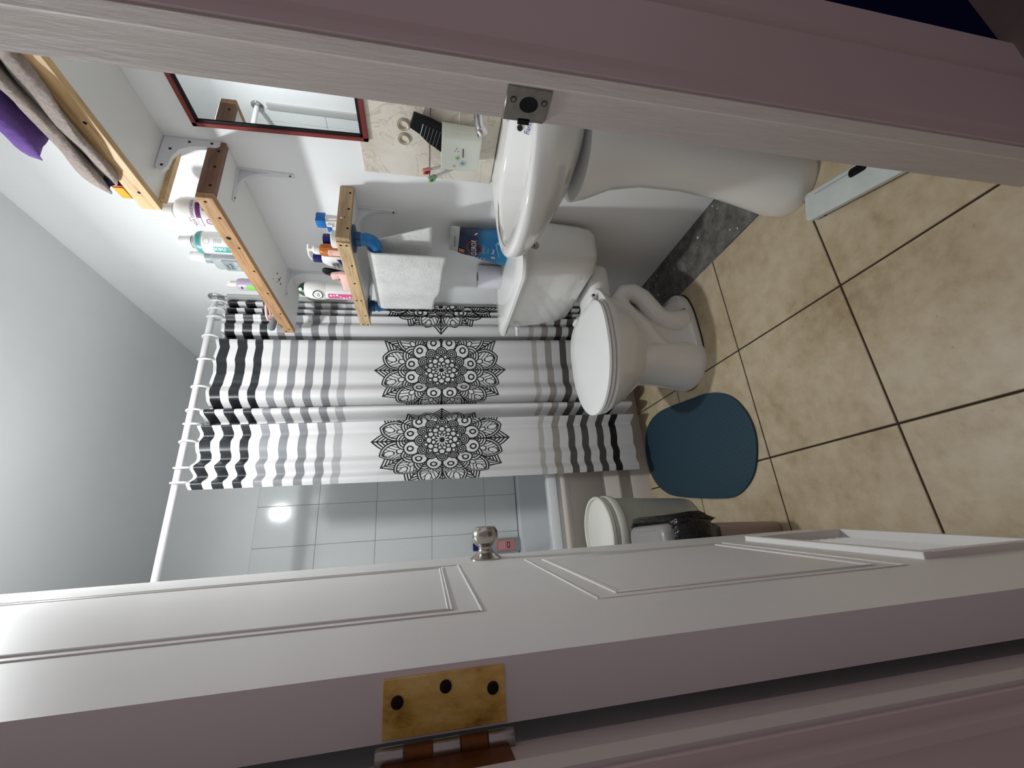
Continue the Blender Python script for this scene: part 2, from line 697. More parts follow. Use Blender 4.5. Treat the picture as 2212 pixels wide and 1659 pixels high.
# hooped petals
d = circ(x0, y0, 0.315, 0.078)
ink = over(ink, x.m('LESS_THAN', d, LW), mx(line(d), line(plus(d, .028)), line(plus(d, .056))))
d = circ(x1, y1, 0.242, 0.056)
ink = over(ink, x.m('LESS_THAN', d, LW), mx(line(d), line(plus(d, .026))))
d = circ(x0, y0, 0.187, 0.047)
ink = over(ink, x.m('LESS_THAN', d, LW), line(d))
d = circ(x1, y1, 0.128, 0.033)
ink = over(ink, x.m('LESS_THAN', d, LW), line(d))
slit = x.m('MULTIPLY', x.m('LESS_THAN', y0, 0.010), x.m('GREATER_THAN', r, 0.040))
ink = over(ink, x.m('LESS_THAN', r, 0.098), x.m('SUBTRACT', 1.0, slit))
col = x.mix(ink, base, '#101012')
m.node_tree.links.new(col, b.inputs['Base Color'])
b.inputs['Roughness'].default_value = 0.42
cr = x.noise(14, 4, 0.6, uv.outputs[0])
m.node_tree.links.new(x.bump(cr, 0.12, 0.004), b.inputs['Normal'])

# ------------------------------------------------------------------ the room
XR, XL, YB, YF, ZC = 1.092, -0.140, 2.444, 0.360, 2.2596

floor = struct(finish('floor', bx(B(), XL - .1, XR + .1, 0.3267, YB + .1, -0.06, -0.0035), 'floor_grout', smooth=False))
xs = [-0.1726, 0.1814, 0.5355, 0.8896]
ys = [0.3267, 0.6937, 1.0609, 1.4281, 1.7953]
for i in range(3):
    for j in range(4):
        xa, xb = max(xs[i], XL - .02) + .0022, xs[i + 1] - .0022
        ya, yb = ys[j] + .0022, min(ys[j + 1], 1.80) - .0022
        box('tile', xa, xb, ya, yb, -0.012, 0.0, 'floor_tile', floor, 0.0015, 1)
# bare strip of cement along the right wall, its tiled edge a little ragged
bm = B()
prism(bm, [(XR + .02, .34), (XR + .02, 1.8), (.893, 1.8), (.890, 1.45), (.884, 1.28), (.889, 1.18), (.886, 1.07), (.892, .95), (.8885, .80), (.891, .34)], -0.03, -0.0015)
finish('cement_strip', bm, 'cement', floor, smooth=False)
hall = struct(box('floor_hall', -1.2, 2.0, -1.4, 0.3245, -0.06, 0.0, 'hall_floor'))

wall_right = struct(box('wall_right', XR, XR + .1, .30, YB + .1, -0.06, ZC + .05, 'wall_paint'))
wall_left = struct(box('wall_left', XL - .1, XL, .30, YB + .1, -0.06, ZC + .05, 'wall_paint'))
wall_back = struct(box('wall_back', XL, XR, YB + .004, YB + .1, -0.06, ZC + .05, 'wall_paint'))
ceiling = struct(box('ceiling', XL, XR, .362, YB + .004, ZC, ZC + .05, 'ceiling_paint'))
bm = B()
bx(bm, .532, XR, .302, YF, -0.06, ZC + .05)
bx(bm, XL, .532, .302, YF, 2.06, ZC + .05)
wall_front = struct(finish('wall_front', bm, 'wall_paint', smooth=False))

# white wall tiles round the bath
rows = [0.4930, 0.6752, 0.9711, 1.2678, 1.5638, 1.8626]
cols = [-0.141, 0.0608, 0.2626, 0.4644, 0.6662, 0.8680, 1.0698, 1.092]
box('grout_bed', XL, XR, YB + .0015, YB + .0045, 0.40, 1.8626, 'tile_grout', wall_back)
for i in range(7):
    for j in range(5):
        xa, xb = max(cols[i], XL + .006) + .001, min(cols[i + 1], XR - .006) - .001
        if xb - xa < .01:
            continue
        box('tile', xa, xb, YB, YB + .004, rows[j] + .001, rows[j + 1] - .001, 'white_tile', wall_back, 0.0008, 1)
ycs = [1.765, 1.835, 2.037, 2.239, 2.441]
for side, wl in ((1, wall_right), (-1, wall_left)):
    xw = XR if side > 0 else XL
    xa, xb = sorted((xw, xw - side * .0035))
    box('grout_bed', xa, xb, 1.765, YB, 0.40, 1.8626, 'tile_grout', wl)
    for i in range(4):
        for j in range(5):
            xa, xb = sorted((xw, xw - side * .005))
            box('tile', xa, xb, ycs[i] + .001, min(ycs[i + 1], YB - .001) - .001, rows[j] + .001, rows[j + 1] - .001, 'white_tile', wl, 0.0008, 1)
    xa, xb = sorted((xw, xw - side * .012))
    box('edge_strip', xa, xb, 1.728, 1.764, 0.0, 1.853, 'tile_trim', wl, 0.003)

# splash tiles over the basin
for z0, z1 in ((0.802, 0.992), (0.995, 1.188)):
    box('tile', XR - .008, XR, 0.575, 1.000, z0, z1, 'marble_tile', wall_right, 0.0015, 1)


# door frame, right and left
def post(name, pts, m, parent, z0=-0.0, z1=2.04):
    return finish(name, prism(B(), pts, z0, z1), m, parent, smooth=False)


trim1 = struct(post('trim_1', [(.507, .362), (.507, .313), (.4990, .313), (.4965, .3118), (.496, .3095), (.496, .293), (.532, .293), (.532, .362)], 'jamb_paint', None))
post('casing', [(.499, .302), (.499, .289), (.520, .289), (.526, .284), (.660, .284), (.667, .291), (.675, .291), (.683, .281),
                (.750, .279), (.763, .286), (.763, .302)], 'casing_paint', trim1)
trim2 = struct(post('trim_2', [(-.131, .357), (-.131, .3088), (-.1240, .3088), (-.1215, .3075), (-.121, .3055), (-.121, .2886), (-.165, .2886), (-.165, .357)], 'jamb_paint', None))
post('casing', [(-.124, .2886), (-.124, .2835), (-.131, .2835), (-.1345, .277), (-.1400, .276), (-.1440, .283), (-.30, .283), (-.30, .302), (-.165, .302), (-.165, .2886)],
     'casing_paint', trim2)
trim3 = struct(box('trim_3', -.165, .532, .293, .362, 2.04, 2.075, 'jamb_paint'))
struct(box('wall_hall_left', -1.2, -.26, .300, .36, -0.06, 2.3, 'casing_paint'))
# flat navy panel stands in for the darkness of the next doorway
d2o = struct(box('doorway_dark_panel', .765, 1.55, .288, .3015, 0.003, 2.02, 'dark_navy'))

# strike plate on the jamb
sp = finish('strike_plate', bx(B(), .5045, .5075, .320, .358, .8515, .907, .0008, 1), 'strike_steel', trim1)
bm = B()
tube(bm, [(.5060, .357, .8795 + t * .0) for t in (0,)] + [(.506, .361, .8795), (.509, .365, .8795)], .0012)
bm.free()
bm = bx(B(), .5050, .5070, .357, .3635, .853, .9055)
xform(bm, lambda p: (p.x + max(0, p.y - .359) ** 2 * 120, p.y, p.z))
finish('lip', bm, 'strike_steel', sp)
bm = disc_bm(.0118, 24, .85)
flat_label('latch_hole', bm, 'black_hole', sp, (.5043, .3395, .8775), (0, 1, 0), (0, 0, 1))
for z in (.8975, .8585):
    flat_label('screw_recess', disc_bm(.0040), 'black_hole', sp, (.5043, .335, z), (0, 1, 0), (0, 0, 1))
    bm = B()
    cyl(bm, (.5042, .3353, z), (1, 0, 0), .0028, .002, 14)
    sc_ = finish('screw', bm, 'screw_steel', sp)
bm = bx(B(), .5046, .508, .360, .366, .8715, .8865)
finish('latch_notch', bm, 'black_hole', sp)

# ------------------------------------------------------------------ the open door
DC = Vector((-.0782, .355, 0))
DD = Vector((.0872, .9962, 0))
DN = Vector((.9962, -.0872, 0))


def dpt(p):
    """door coordinates: x along the door from the hinge, y out of its face, z up"""
    return DC + DD * p[0] + DN * p[1] + Vector((0, 0, p[2]))


DW = 0.640
bm = B()
VU0, VU1, VZ0, VZ1 = .181, .504, .061, .287
for a in ((0, DW, VZ1, 2.02), (0, DW, .012, VZ0), (0, VU0, VZ0, VZ1), (VU1, DW, VZ0, VZ1)):
    bx(bm, a[0], a[1], -.042, 0, a[2], a[3])
door = struct(finish('door_1', xform(bm, dpt), 'door_paint', smooth=False))


def dpart(name, bm, m, parent, **kw):
    return finish(name, xform(bm, dpt), m, parent, **kw)


def frame_bm(u0, u1, z0, z1, wd, ht):
    bm = B()
    for a in ((u0, u1, z0, z0 + wd), (u0, u1, z1 - wd, z1), (u0, u0 + wd, z0 + wd, z1 - wd), (u1 - wd, u1, z0 + wd, z1 - wd)):
        bx(bm, a[0], a[1], -.001, ht, a[2], a[3], .0010, 1)
    return bm


for (u0, u1, z0, z1) in ((.140, .515, .940, 1.900), (.140, .515, .366, .812)):
    dpart('panel_moulding', frame_bm(u0, u1, z0, z1, .0030, .0014), 'door_paint', door)
    dpart('panel_moulding', frame_bm(u0 + .019, u1 - .019, z0 + .031, z1 - .031, .0028, .0018), 'door_paint', door)
    dpart('panel_moulding', frame_bm(u0 + .0235, u1 - .0235, z0 + .0355, z1 - .0355, .0022, .0014), 'door_paint', door)
# louvred vent near the foot
lv = dpart('vent', frame_bm(.165, .520, .045, .303, .016, .010), 'door_paint', door)
for i in range(11):
    z = .068 + i * .0205
    bm = bx(B(), .1805, .5045, -.0015, .0015, -.017, .017)
    a = math.radians(42)
    xform(bm, lambda p: (p.x, -.018 + p.y * math.cos(a) + p.z * math.sin(a), z + p.z * math.cos(a) - p.y * math.sin(a)))
    dpart('slat', bm, 'door_paint', lv)
# knob
KU, KZ = .578, .879
bm = B()
lathe(bm, [(.0325, 0), (.0325, .002), (.029, .0045), (.021, .010), (.0165, .0135), (.0145, .0185), (.0145, .0230), (.0150, .0245), (.0215, .029),
           (.0265, .037), (.0278, .046), (.0262, .055), (.0215, .0625), (.0205, .0635), (.0001, .0640)], (KU, 0, KZ), (0, 1, 0), 40)
dpart('door_knob', bm, 'brushed_steel', door)
bm = B()
lathe(bm, [(.0325, 0), (.029, .004), (.0145, .012), (.0145, .020), (.0240, .030), (.0240, .045), (.0150, .052), (.0001, .053)], (KU, -.042, KZ), (0, -1, 0), 24)
dpart('door_knob', bm, 'brushed_steel', door)
# hinge: leaf on the door's edge, knuckles, leaf on the jamb
hz0, hz1 = .944, 1.029
bm = bx(B(), -.0022, .0005, -.0400, -.0045, hz0, hz1, .0004, 1)
leaf = dpart('hinge', bm, 'brass', door)
for (nn, z) in ((-.0185, 1.0195), (-.0130, .9865), (-.0180, .9530)):
    bm = B()
    lathe(bm, [(.0042, -.0028), (.0042, -.0032), (.0030, -.0036), (.0001, -.0036)], (0, nn, z), (1, 0, 0), 16)
    xform(bm, lambda p: p)
    s_ = dpart('screw', bm, 'screw_dark', leaf)
    bm = B()
    bx(bm, -.0039, -.0034, nn - .0022, nn + .0022, z - .0005, z + .0005)
    bx(bm, -.0039, -.0034, nn - .0005, nn + .0005, z - .0022, z + .0022)
    dpart('screw_slot', bm, 'black_hole', leaf)
for i in range(5):
    za = .9395 + i * .0188
    bm = B()
    lathe(bm, [(.0058, 0), (.0060, .0006), (.0060, .0176), (.0058, .0182)], (-.1275, .3560, za), (0, 0, 1), 16)
    finish('knuckle', bm, 'steel' if i % 2 == 0 else 'brass_dark', leaf)
box('jamb_leaf', -.1315, -.1292, .3165, .351, hz0, hz1, 'brass_dark', leaf)

# ------------------------------------------------------------------ outlines
def rrect(x0, x1, y0, y1, r, z, n=6):
    pts = []
    for cx, cy, a0 in ((x1 - r, y1 - r, 0), (x0 + r, y1 - r, PI / 2), (x0 + r, y0 + r, PI), (x1 - r, y0 + r, 1.5 * PI)):
        for i in range(n + 1):
            a = a0 + PI / 2 * i / n
            pts.append((cx + r * math.cos(a), cy + r * math.sin(a), z))
    return pts


def egg(xf, xb, hw, z, yc, n=56, p=0.62, k=0.0):
    """toilet-seat outline, front towards -x"""
    xc = xf + min(hw * 1.3, (xb - xf) * .6)
    pts = []
    for i in range(n):
        a = 2 * PI * i / n
        ca, sa = math.cos(a), math.sin(a)
        if ca < 0:
            pts.append((xc + (xc - xf) * ca, yc + hw * sa, z))
        else:
            pts.append((xc + (xb - xc) * abs(ca) ** p, yc + hw * math.copysign(abs(sa) ** p, sa) * (1 - k * ca), z))
    return pts


# ------------------------------------------------------------------ bath
tub = thing('bathtub', 'white bathtub with cream ribbed front panel along the back wall', 'bathtub', (.476, 2.1, 0))
bm = B()
X0, X1, Y0, Y1 = XL + .006, XR - .006, 1.757, YB - .001
R = lambda ix, iy0, iy1, r, z: rrect(X0 + ix, X1 - ix, Y0 + iy0, Y1 - iy1, r, z, 7)
loft(bm, [R(.02, .02, .0, .012, .02), R(.004, .010, .0, .012, .445), R(0, 0.0, 0, .012, .452), R(0, 0, 0, .012, .482), R(.004, .004, .002, .014, .490),
          R(.07, .042, .045, .09, .490), R(.082, .052, .055, .10, .482), R(.10, .066, .07, .12, .40), R(.14, .09, .09, .14, .22), R(.19, .13, .12, .15, .14),
          R(.30, .22, .20, .12, .125)], True, True)
finish('basin', bm, 'tub_white', tub)
# front panel with its ribs
prof = [(0, 1.768), (.085, 1.768), (.098, 1.775), (.108, 1.768), (.140, 1.766), (.150, 1.7605), (.162, 1.7605), (.172, 1.767), (.213, 1.767), (.226, 1.775),
        (.240, 1.767), (.395, 1.767), (.408, 1.7600), (.424, 1.7600), (.436, 1.768), (.451, 1.768)]
bm = B()
a = [bm.verts.new((X0 + .003, y, z)) for z, y in prof] + [bm.verts.new((X0 + .003, 1.776, .451)), bm.verts.new((X0 + .003, 1.779, .0))]
c = [bm.verts.new((X1 - .003, v.co.y, v.co.z)) for v in a]
n = len(a)
for i in range(n):
    j = (i + 1) % n
    bm.faces.new((a[i], a[j], c[j], c[i]))
bm.faces.new(a)
bm.faces.new(c)
finish('front_panel', bm, 'cream_panel', tub, ang=60)

# ------------------------------------------------------------------ toilet
YT = 1.33
wc = thing('toilet', 'white two-piece toilet with closed lid beside the striped curtain', 'toilet', (.75, YT, 0))
bm = B()
E_ = lambda xf, xb, hw, z, k=0.0: egg(xf, xb, hw, z, YT, k=k)
loft(bm, [E_(.505, .885, .118, 0), E_(.500, .890, .122, .010), E_(.503, .888, .120, .026), E_(.520, .872, .106, .036, .25), E_(.535, .850, .088, .06, .25), E_(.550, .845, .082, .12, .25),
          E_(.548, .845, .088, .17, .35), E_(.527, .852, .112, .215, .5), E_(.487, .862, .142, .26, .5), E_(.452, .875, .164, .305, .45), E_(.425, .885, .177, .345, .38),
          E_(.412, .895, .182, .366, .30), E_(.414, .895, .180, .374, .30), E_(.424, .89, .172, .378, .30)])
bowl = finish('bowl', bm, 'porcelain', wc)
bm = B()
loft(bm, [E_(.5010, .665, .1205, .0), E_(.4995, .668, .1215, .012), E_(.503, .667, .118, .03), E_(.514, .665, .111, .08), E_(.522, .664, .108, .13), E_(.526, .660, .109, .165), E_(.524, .655, .110, .20), E_(.518, .645, .108, .235)])
finish('pedestal_front', bm, 'porcelain', wc, ang=60)
bm = B()
bx(bm, .80, 1.00, YT - .088, YT + .088, .30, .3835, .034, 4)
finish('rear_deck', bm, 'porcelain', wc)
for s in (-1, 1):
    yy = YT + s * .066
    bm = B()
    path = [(.640, .135), (.668, .170), (.705, .207), (.748, .246), (.790, .278), (.830, .286), (.860, .264), (.868, .226), (.845, .187), (.802, .160), (.768, .130), (.752, .09), (.752, .03)]
    tube(bm, [(px, yy + s * (.018 if 1 < i < 10 else .008), pz) for i, (px, pz) in enumerate(path)], [.026, .033, .035, .035, .035, .035, .035, .035, .035, .036, .038, .042, .050], 16)
    finish('trapway', bm, 'porcelain', wc)
    bm = B()
    lathe(bm, [(.013, 0), (.012, .004), (.007, .009), (.006, .016), (.0001, .018)], (.785, YT + s * .097, .030), (0, -.25 if s < 0 else .25, 1), 16)
    finish('floor_bolt', bm, 'brushed_steel', wc)
bm = B()
loft(bm, [E_(.412, .82, .178, .380), E_(.408, .822, .181, .384), E_(.408, .822, .181, .389), E_(.414, .82, .176, .392)])
finish('seat', bm, 'white_gloss', wc)
bm = B()
loft(bm, [E_(.409, .815, .179, .3950), E_(.405, .817, .182, .399), E_(.407, .817, .180, .406), E_(.420, .813, .170, .4095), E_(.50, .79, .10, .4105)])
finish('lid', bm, 'white_gloss', wc)
for s in (-1, 1):
    bm = B()
    cyl(bm, (.828, YT + s * .085 - .022, .397), (0, 1, 0), .010, .044, 16)
    bx(bm, .815, .842, YT + s * .085 - .016, YT + s * .085 + .016, .384, .396, .003)
    hg = finish('lid_hinge', bm, 'white_plastic', wc)
    bm = B()
    cyl(bm, (.833, YT + s * .107, .397), (0, s, 0), .0045, .0012, 12)
    finish('hinge_pin', bm, 'screw_dark', hg)
bm = B()
def tk(hw, xf, z, bulge):
    pts = rrect(xf, 1.083, YT - hw, YT + hw, .045, z, 6)
    return [(p[0] - (bulge * max(0, 1 - ((p[1] - YT) / hw) ** 2) if p[0] < (xf + 1.083) / 2 else 0), p[1], p[2]) for p in pts]
loft(bm, [tk(.150, .955, .384, .006), tk(.180, .925, .392, .012), tk(.196, .900, .415, .02), tk(.204, .885, .46, .028), tk(.211, .868, .56, .034), tk(.215, .858, .668, .036)])
tank = finish('tank', bm, 'porcelain', wc)
bm = B()
loft(bm, [tk(.222, .852, .668, .038), tk(.238, .838, .672, .044), tk(.244, .830, .682, .046), tk(.243, .832, .692, .046), tk(.232, .845, .699, .044), tk(.18, .90, .7005, .02)])
finish('tank_lid', bm, 'porcelain', wc)
bm = B()
cyl(bm, (.842, 1.470, .640), (-1, 0, 0), .012, .012, 16)
tube(bm, [(.828, 1.470, .640), (.822, 1.474, .637), (.820, 1.495, .632), (.820, 1.525, .626)], [.006, .007, .007, .006], 10)
finish('flush_lever', bm, 'white_plastic', wc)
st = flat_label('sticker', disc_bm(.017, 24), 'sticker', tank, (.951, YT - .2155, .640), (1, .0, 0), (0, .03, 1))
flat_label('small_print', rect_bm(.022, .0035), 'dark_print', tank, (.951, YT - .2170, .640), (1, 0, 0), (0, .03, 1))
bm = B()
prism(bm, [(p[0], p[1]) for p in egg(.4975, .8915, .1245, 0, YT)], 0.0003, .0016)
finish('dirt_shadow_seam', bm, 'dirt_shadow', wc)  # dark ring paints the dirty seam together with the contact shadow

# ------------------------------------------------------------------ basin on its pedestal
YS = 0.715
STAIN_AT = (.757, .655, .697)
m, b, x = new_mat('porcelain_sink')
v_ = x.n('ShaderNodeNewGeometry').outputs['Position']
dv = x.n('ShaderNodeVectorMath', operation='DISTANCE')
m.node_tree.links.new(v_, dv.inputs[0])
dv.inputs[1].default_value = STAIN_AT
rag = x.m('ADD', dv.outputs['Value'], x.m('MULTIPLY', x.noise(45, 4, .6, v_), .03))
m.node_tree.links.new(x.mix(x.m('MULTIPLY', x.m('LESS_THAN', rag, .033), .7), '#f0efec', '#b7aa90'), b.inputs['Base Color'])
b.inputs['Roughness'].default_value = .10
b.inputs['Coat Weight'].default_value = .3
snk = thing('pedestal_sink', 'white pedestal washbasin on the right wall under the mirror', 'sink', (.90, YS, 0))


def sink_ring(s, z, xb=1.088, hw=.258, depth=.448):
    """D outline scaled by s about the wall"""
    half = [(0, 1.0), (.20, .995), (.42, .965), (.60, .905), (.75, .80), (.87, .64), (.95, .43), (.99, .21), (1.0, 0)]
    pts = []
    for d, wv in half:
        pts.append((xb - d * depth * s, YS + wv * hw * s, z))
    for d, wv in half[-2::-1]:
        pts.append((xb - d * depth * s, YS - wv * hw * s, z))
    return pts


def smooth_ring(r, it=2):
    for _ in range(it):
        q = [r[0]]
        for a, b_ in zip(r[:-1], r[1:]):
            q.append(tuple(.75 * u + .25 * v for u, v in zip(a, b_)))
            q.append(tuple(.25 * u + .75 * v for u, v in zip(a, b_)))
        q.append(r[-1])
        r = q
    return r


def bowl_ring(s, z, cx=.848, hx=.135, hy=.205):
    pts = []
    n = len(smooth_ring(sink_ring(1, 0)))
    for i in range(n):
        a = PI / 2 - 0 + PI * 0 + (2 * PI) * (i + .5) / n
        ca, sa = math.cos(a), math.sin(a)
        # flat side towards the wall
        px = -math.copysign(abs(sa) ** 1.0, 1) if False else 0
        pts.append((a,))
    out = []
    for i in range(n):
        t = (i + .5) / n * 2 * PI
        # start at the wall side (+x), go to +y, front (-x), -y
        ca, sa = math.cos(t), math.sin(t)
        e = .75 if ca > 0 else 1.0
        out.append((cx + hx * s * math.copysign(abs(ca) ** e, ca), YS + hy * s * math.copysign(abs(sa) ** .9, sa), z))
    return out


rings = [smooth_ring(sink_ring(s, z)) for s, z in ((.30, .615), (.42, .625), (.60, .655), (.77, .692), (.89, .725), (.955, .750), (.985, .765), (1.0, .783), (.998, .796), (.985, .801))]
rings += [smooth_ring(sink_ring(.93, .800)), bowl_ring(1.10, .7985), bowl_ring(1.04, .795), bowl_ring(1.0, .785), bowl_ring(.93, .745), bowl_ring(.78, .700), bowl_ring(.5, .672), bowl_ring(.12, .660)]
bm = B()
loft(bm, rings)
bas = finish('basin', bm, 'porcelain_sink', snk, ang=50)
bm = B()
lathe(bm, [(.022, .6605), (.022, .663), (.015, .664), (.013, .661)], (.848, YS, 0), (0, 0, 1), 24, False, True)
finish('drain', bm, 'chrome', snk)
flat_label('overflow_hole', disc_bm(.0075, 18, 1.2), 'black_hole', bas, (.9755, YS + .002, .772), (0, 1, 0), (.35, 0, 1))
flat_label('lettering', text_bm('Fanaloza', .020), 'blue_print', bas, (.9715, YS - .02, .752), (0, -1, 0), (.35, 0, 1))
# pedestal column
def ped(xf, hw, z, xb=1.06, p=.8):
    n = 40
    pts = []
    xc = xf + hw * 1.05
    for i in range(n):
        a = 2 * PI * i / n
        ca, sa = math.cos(a), math.sin(a)
        if ca < 0:
            pts.append((xc + (xc - xf) * ca, YS + hw * sa, z))
        else:
            pts.append((xc + (xb - xc) * abs(ca) ** p, YS + hw * math.copysign(abs(sa) ** p, sa), z))
    return pts
bm = B()
loft(bm, [ped(.802, .092, 0), ped(.799, .095, .012), ped(.802, .093, .05), ped(.816, .085, .11), ped(.836, .075, .20), ped(.850, .070, .32), ped(.850, .073, .44),
          ped(.832, .083, .53), ped(.800, .105, .60), ped(.790, .112, .635)])
finish('pedestal', bm, 'porcelain', snk)
# tap
fa = thing('faucet', 'chrome basin tap with swung spout behind the door frame', 'faucet', (1.035, .665, .80))
bm = B()
lathe(bm, [(.026, 0), (.024, .006), (.019, .012), (.018, .06), (.022, .066), (.022, .092), (.016, .100), (.0001, .102)], (1.035, .665, .80), (0, 0, 1), 28)
finish('tap_body', bm, 'chrome', fa)
bm = B()
tube(bm, [(1.035, .665, .85), (1.024, .682, .870), (1.008, .708, .878), (.993, .732, .873), (.984, .746, .865)], [.012, .0125, .012, .0115, .0115], 16)
finish('spout', bm, 'chrome', fa)
bm = B()
lathe(bm, [(.0135, -.004), (.0145, 0), (.0145, .010), (.0130, .014), (.0001, .0145)], (.986, .742, .868), (-.45, .70, -.42), 20)
finish('aerator', bm, 'chrome', fa)
bm = B()
tube(bm, [(1.035, .665, .90), (1.02, .66, .915), (.985, .655, .925)], [.006, .006, .008], 10)
finish('lever', bm, 'chrome', fa)

# ------------------------------------------------------------------ mirror
mir = thing('mirror', 'wall mirror in a narrow dark red frame above the basin', 'mirror', (1.08, .73, 1.16))
tilt = lambda p: (p[0], p[1] + (p[2] - 1.38) * .028, p[2])
my0, my1, mz0, mz1 = .545, .896, 1.163, 1.603
bm = B()
for a in ((my0, my1, mz0, mz0 + .013), (my0, my1, mz1 - .013, mz1), (my0, my0 + .013, mz0, mz1), (my1 - .013, my1, mz0, mz1)):
    bx(bm, 1.074, 1.0915, a[0], a[1], a[2], a[3], .0015, 1)
finish('frame', xform(bm, tilt), 'mirror_frame', mir)
bm = B()
for a in ((my0 + .013, my1 - .013, mz0 + .013, mz0 + .020), (my0 + .013, my1 - .013, mz1 - .020, mz1 - .013), (my0 + .013, my0 + .020, mz0 + .013, mz1 - .013), (my1 - .020, my1 - .013, mz0 + .013, mz1 - .013)):
    bx(bm, 1.0765, 1.0875, a[0], a[1], a[2], a[3])
finish('inner_edge', xform(bm, tilt), 'black_plastic', mir)
bm = bx(B(), 1.0790, 1.0830, my0 + .015, my1 - .015, mz0 + .015, mz1 - .015)
finish('glass', xform(bm, tilt), 'mirror_glass', mir)


# ------------------------------------------------------------------ shelves
def bracket(par, y, z, drop, reach, wd=.028, m='white_enamel', thick=.007):
    bm = B()
    # wall arm, shelf arm
    for sgn in (0, 1):
        L = drop if sgn == 0 else reach
        n = 8
        rings = []
        for i in range(n + 1):
            t = i / n
            hw = wd / 2 * (1 - .45 * t)
            d = L * t
            if sgn == 0:
                rings.append([(XR - .0005, y - hw, z - d), (XR - .0005, y + hw, z - d), (XR - .0035, y + hw * .8, z - d), (XR - .0035, y - hw * .8, z - d)])
            else:
                rings.append([(XR - d, y - hw, z - .0005), (XR - d, y + hw, z - .0005), (XR - d, y + hw * .8, z - .0035), (XR - d, y - hw * .8, z - .0035)])
        loft(bm, rings)
    # curved rib between the arms
    n = 14
    outer, inner = [], []
    for i in range(n + 1):
        t = i / n
        a = PI / 2 * t
        outer.append((XR - .002 - (reach - .01) * (1 - math.cos(a)) ** 1.35, z - .002 - (drop - .01) * (1 - math.sin(a)) ** 1.35))
    poly = [(XR - .002, z - .002)] + outer
    lo = [bm.verts.new((p[0], y - thick / 2, p[1])) for p in poly]
    hi = [bm.verts.new((p[0], y + thick / 2, p[1])) for p in poly]
    k = len(poly)
    for i in range(k):
        j = (i + 1) % k
        bm.faces.new((lo[i], lo[j], hi[j], hi[i]))
    for i in range(1, k - 1):
        bm.faces.new((lo[0], lo[i], lo[i + 1]))
        bm.faces.new((hi[0], hi[i + 1], hi[i]))
    bk = finish('bracket', bm, m, par)
    for (px, pz, ax) in ((XR - .0036, z - drop * .18, 0), (XR - .0036, z - drop * .93, 0), (XR - reach * .2, z - .0036, 1), (XR - reach * .92, z - .0036, 1)):
        off = .006 if (pz > z - drop * .3 and ax == 0) or (ax == 1 and px > XR - reach * .5) else 0
        bm = B()
        cyl(bm, (px, y + off, pz), (-1, 0, 0) if ax == 0 else (0, 0, -1), .0030, .0008, 10)
        finish('screw', bm, 'screw_dark', bk)
    return bk


SCREW = None


def screw_at(par, p, axis):
    bm = B()
    cyl(bm, p, axis, .0037, .0007, 12)
    return finish('screw', bm, 'black_hole', par)


def shelf(label, y0, y1, xf, zb, h, mf, me, brs, fs, es, inset=.001, ends='inside'):
    sh = thing('wall_shelf', label, 'shelf', ((xf + XR) / 2, (y0 + y1) / 2, zb))
    t = .018
    box('panel', xf + t, XR - .0005, y0 + t, y1 - .004, zb + inset, zb + inset + .016, 'melamine', sh)
    if ends == 'inside':
        fb = box('front_board', xf, xf + t, y0 + .0005, y1, zb, zb + h, mf, sh, .0012, 1)
        eb = box('end_board', xf + t + .0003, XR - .0008, y0, y0 + t, zb, zb + h, me, sh, .0012, 1)
    else:
        fb = box('front_board', xf, xf + t, y0 + t + .0005, y1, zb, zb + h, mf, sh, .0012, 1)
        eb = box('end_board', xf + .004, XR - .0008, y0, y0 + t, zb, zb + h, me, sh, .0012, 1)
    for (y, f) in fs:
        screw_at(fb, (xf + .0002, y, zb + h * f), (-1, 0, 0))
    for (xx, f) in es:
        screw_at(eb, (xx, y0 + .0002, zb + h * f), (0, -1, 0))
    for b_ in brs:
        bracket(sh, *b_)
    return sh, fb


s1, fb1 = shelf('highest wall shelf, raw pine edge and folded towels on it, by the door frame', .40, 1.024, .898, 1.700, .047, 'pine_light', 'pine_light', [], [(.775, .35), (.965, .45)], [])
box('end_board', .917, XR - .001, 1.002, 1.019, 1.688, 1.740, 'pine_light', s1, .001, 1)
# broad white bracket at its far end
bm = B()
yb = .955
poly = [(XR - .001, 1.699), (.985, 1.699), (.972, 1.692), (.970, 1.680), (.985, 1.672), (1.02, 1.668), (1.048, 1.655), (1.062, 1.632), (1.066, 1.60), (1.067, 1.570), (1.074, 1.562), (XR - .001, 1.562)]
lo = [bm.verts.new((p[0], yb, p[1])) for p in poly]
hi = [bm.verts.new((p[0], yb + .010, p[1])) for p in poly]
k = len(poly)
for i in range(k):
    j = (i + 1) % k
    bm.faces.new((lo[i], lo[j], hi[j], hi[i]))
bm.faces.new(lo)
bm.faces.new(hi)
bk = finish('bracket', bm, 'white_enamel', s1)
for (px, pz) in ((.988, 1.684), (1.047, 1.676), (1.078, 1.636), (1.080, 1.582)):
    bm = B()
    cyl(bm, (px, yb + .0002, pz), (0, -1, 0), .0036, .001, 12)
    finish('screw', bm, 'screw_dark', bk)

s2, fb2 = shelf('middle wall shelf with knotty orange pine edge, mouthwash bottles along it', .957, 1.697, .892, 1.550, .042, 'pine_orange', 'pine_end_shaded',
                [(1.050, 1.551, .150, .115), (1.540, 1.551, .150, .115)],
                [(.972, .55), (1.03, .30), (1.155, .26), (1.27, .22), (1.40, .22), (1.54, .24), (1.665, .30), (1.685, .72)], [(1.058, .30), (1.00, .30), (.935, .30)])
bm = B()
lathe(bm, [(.0075, 0), (.006, .0006), (.0001, .0007)], (.8922, 1.112, 1.573), (-1, 0, 0), 12)
finish('wood_knot', bm, 'screw_dark', fb2)
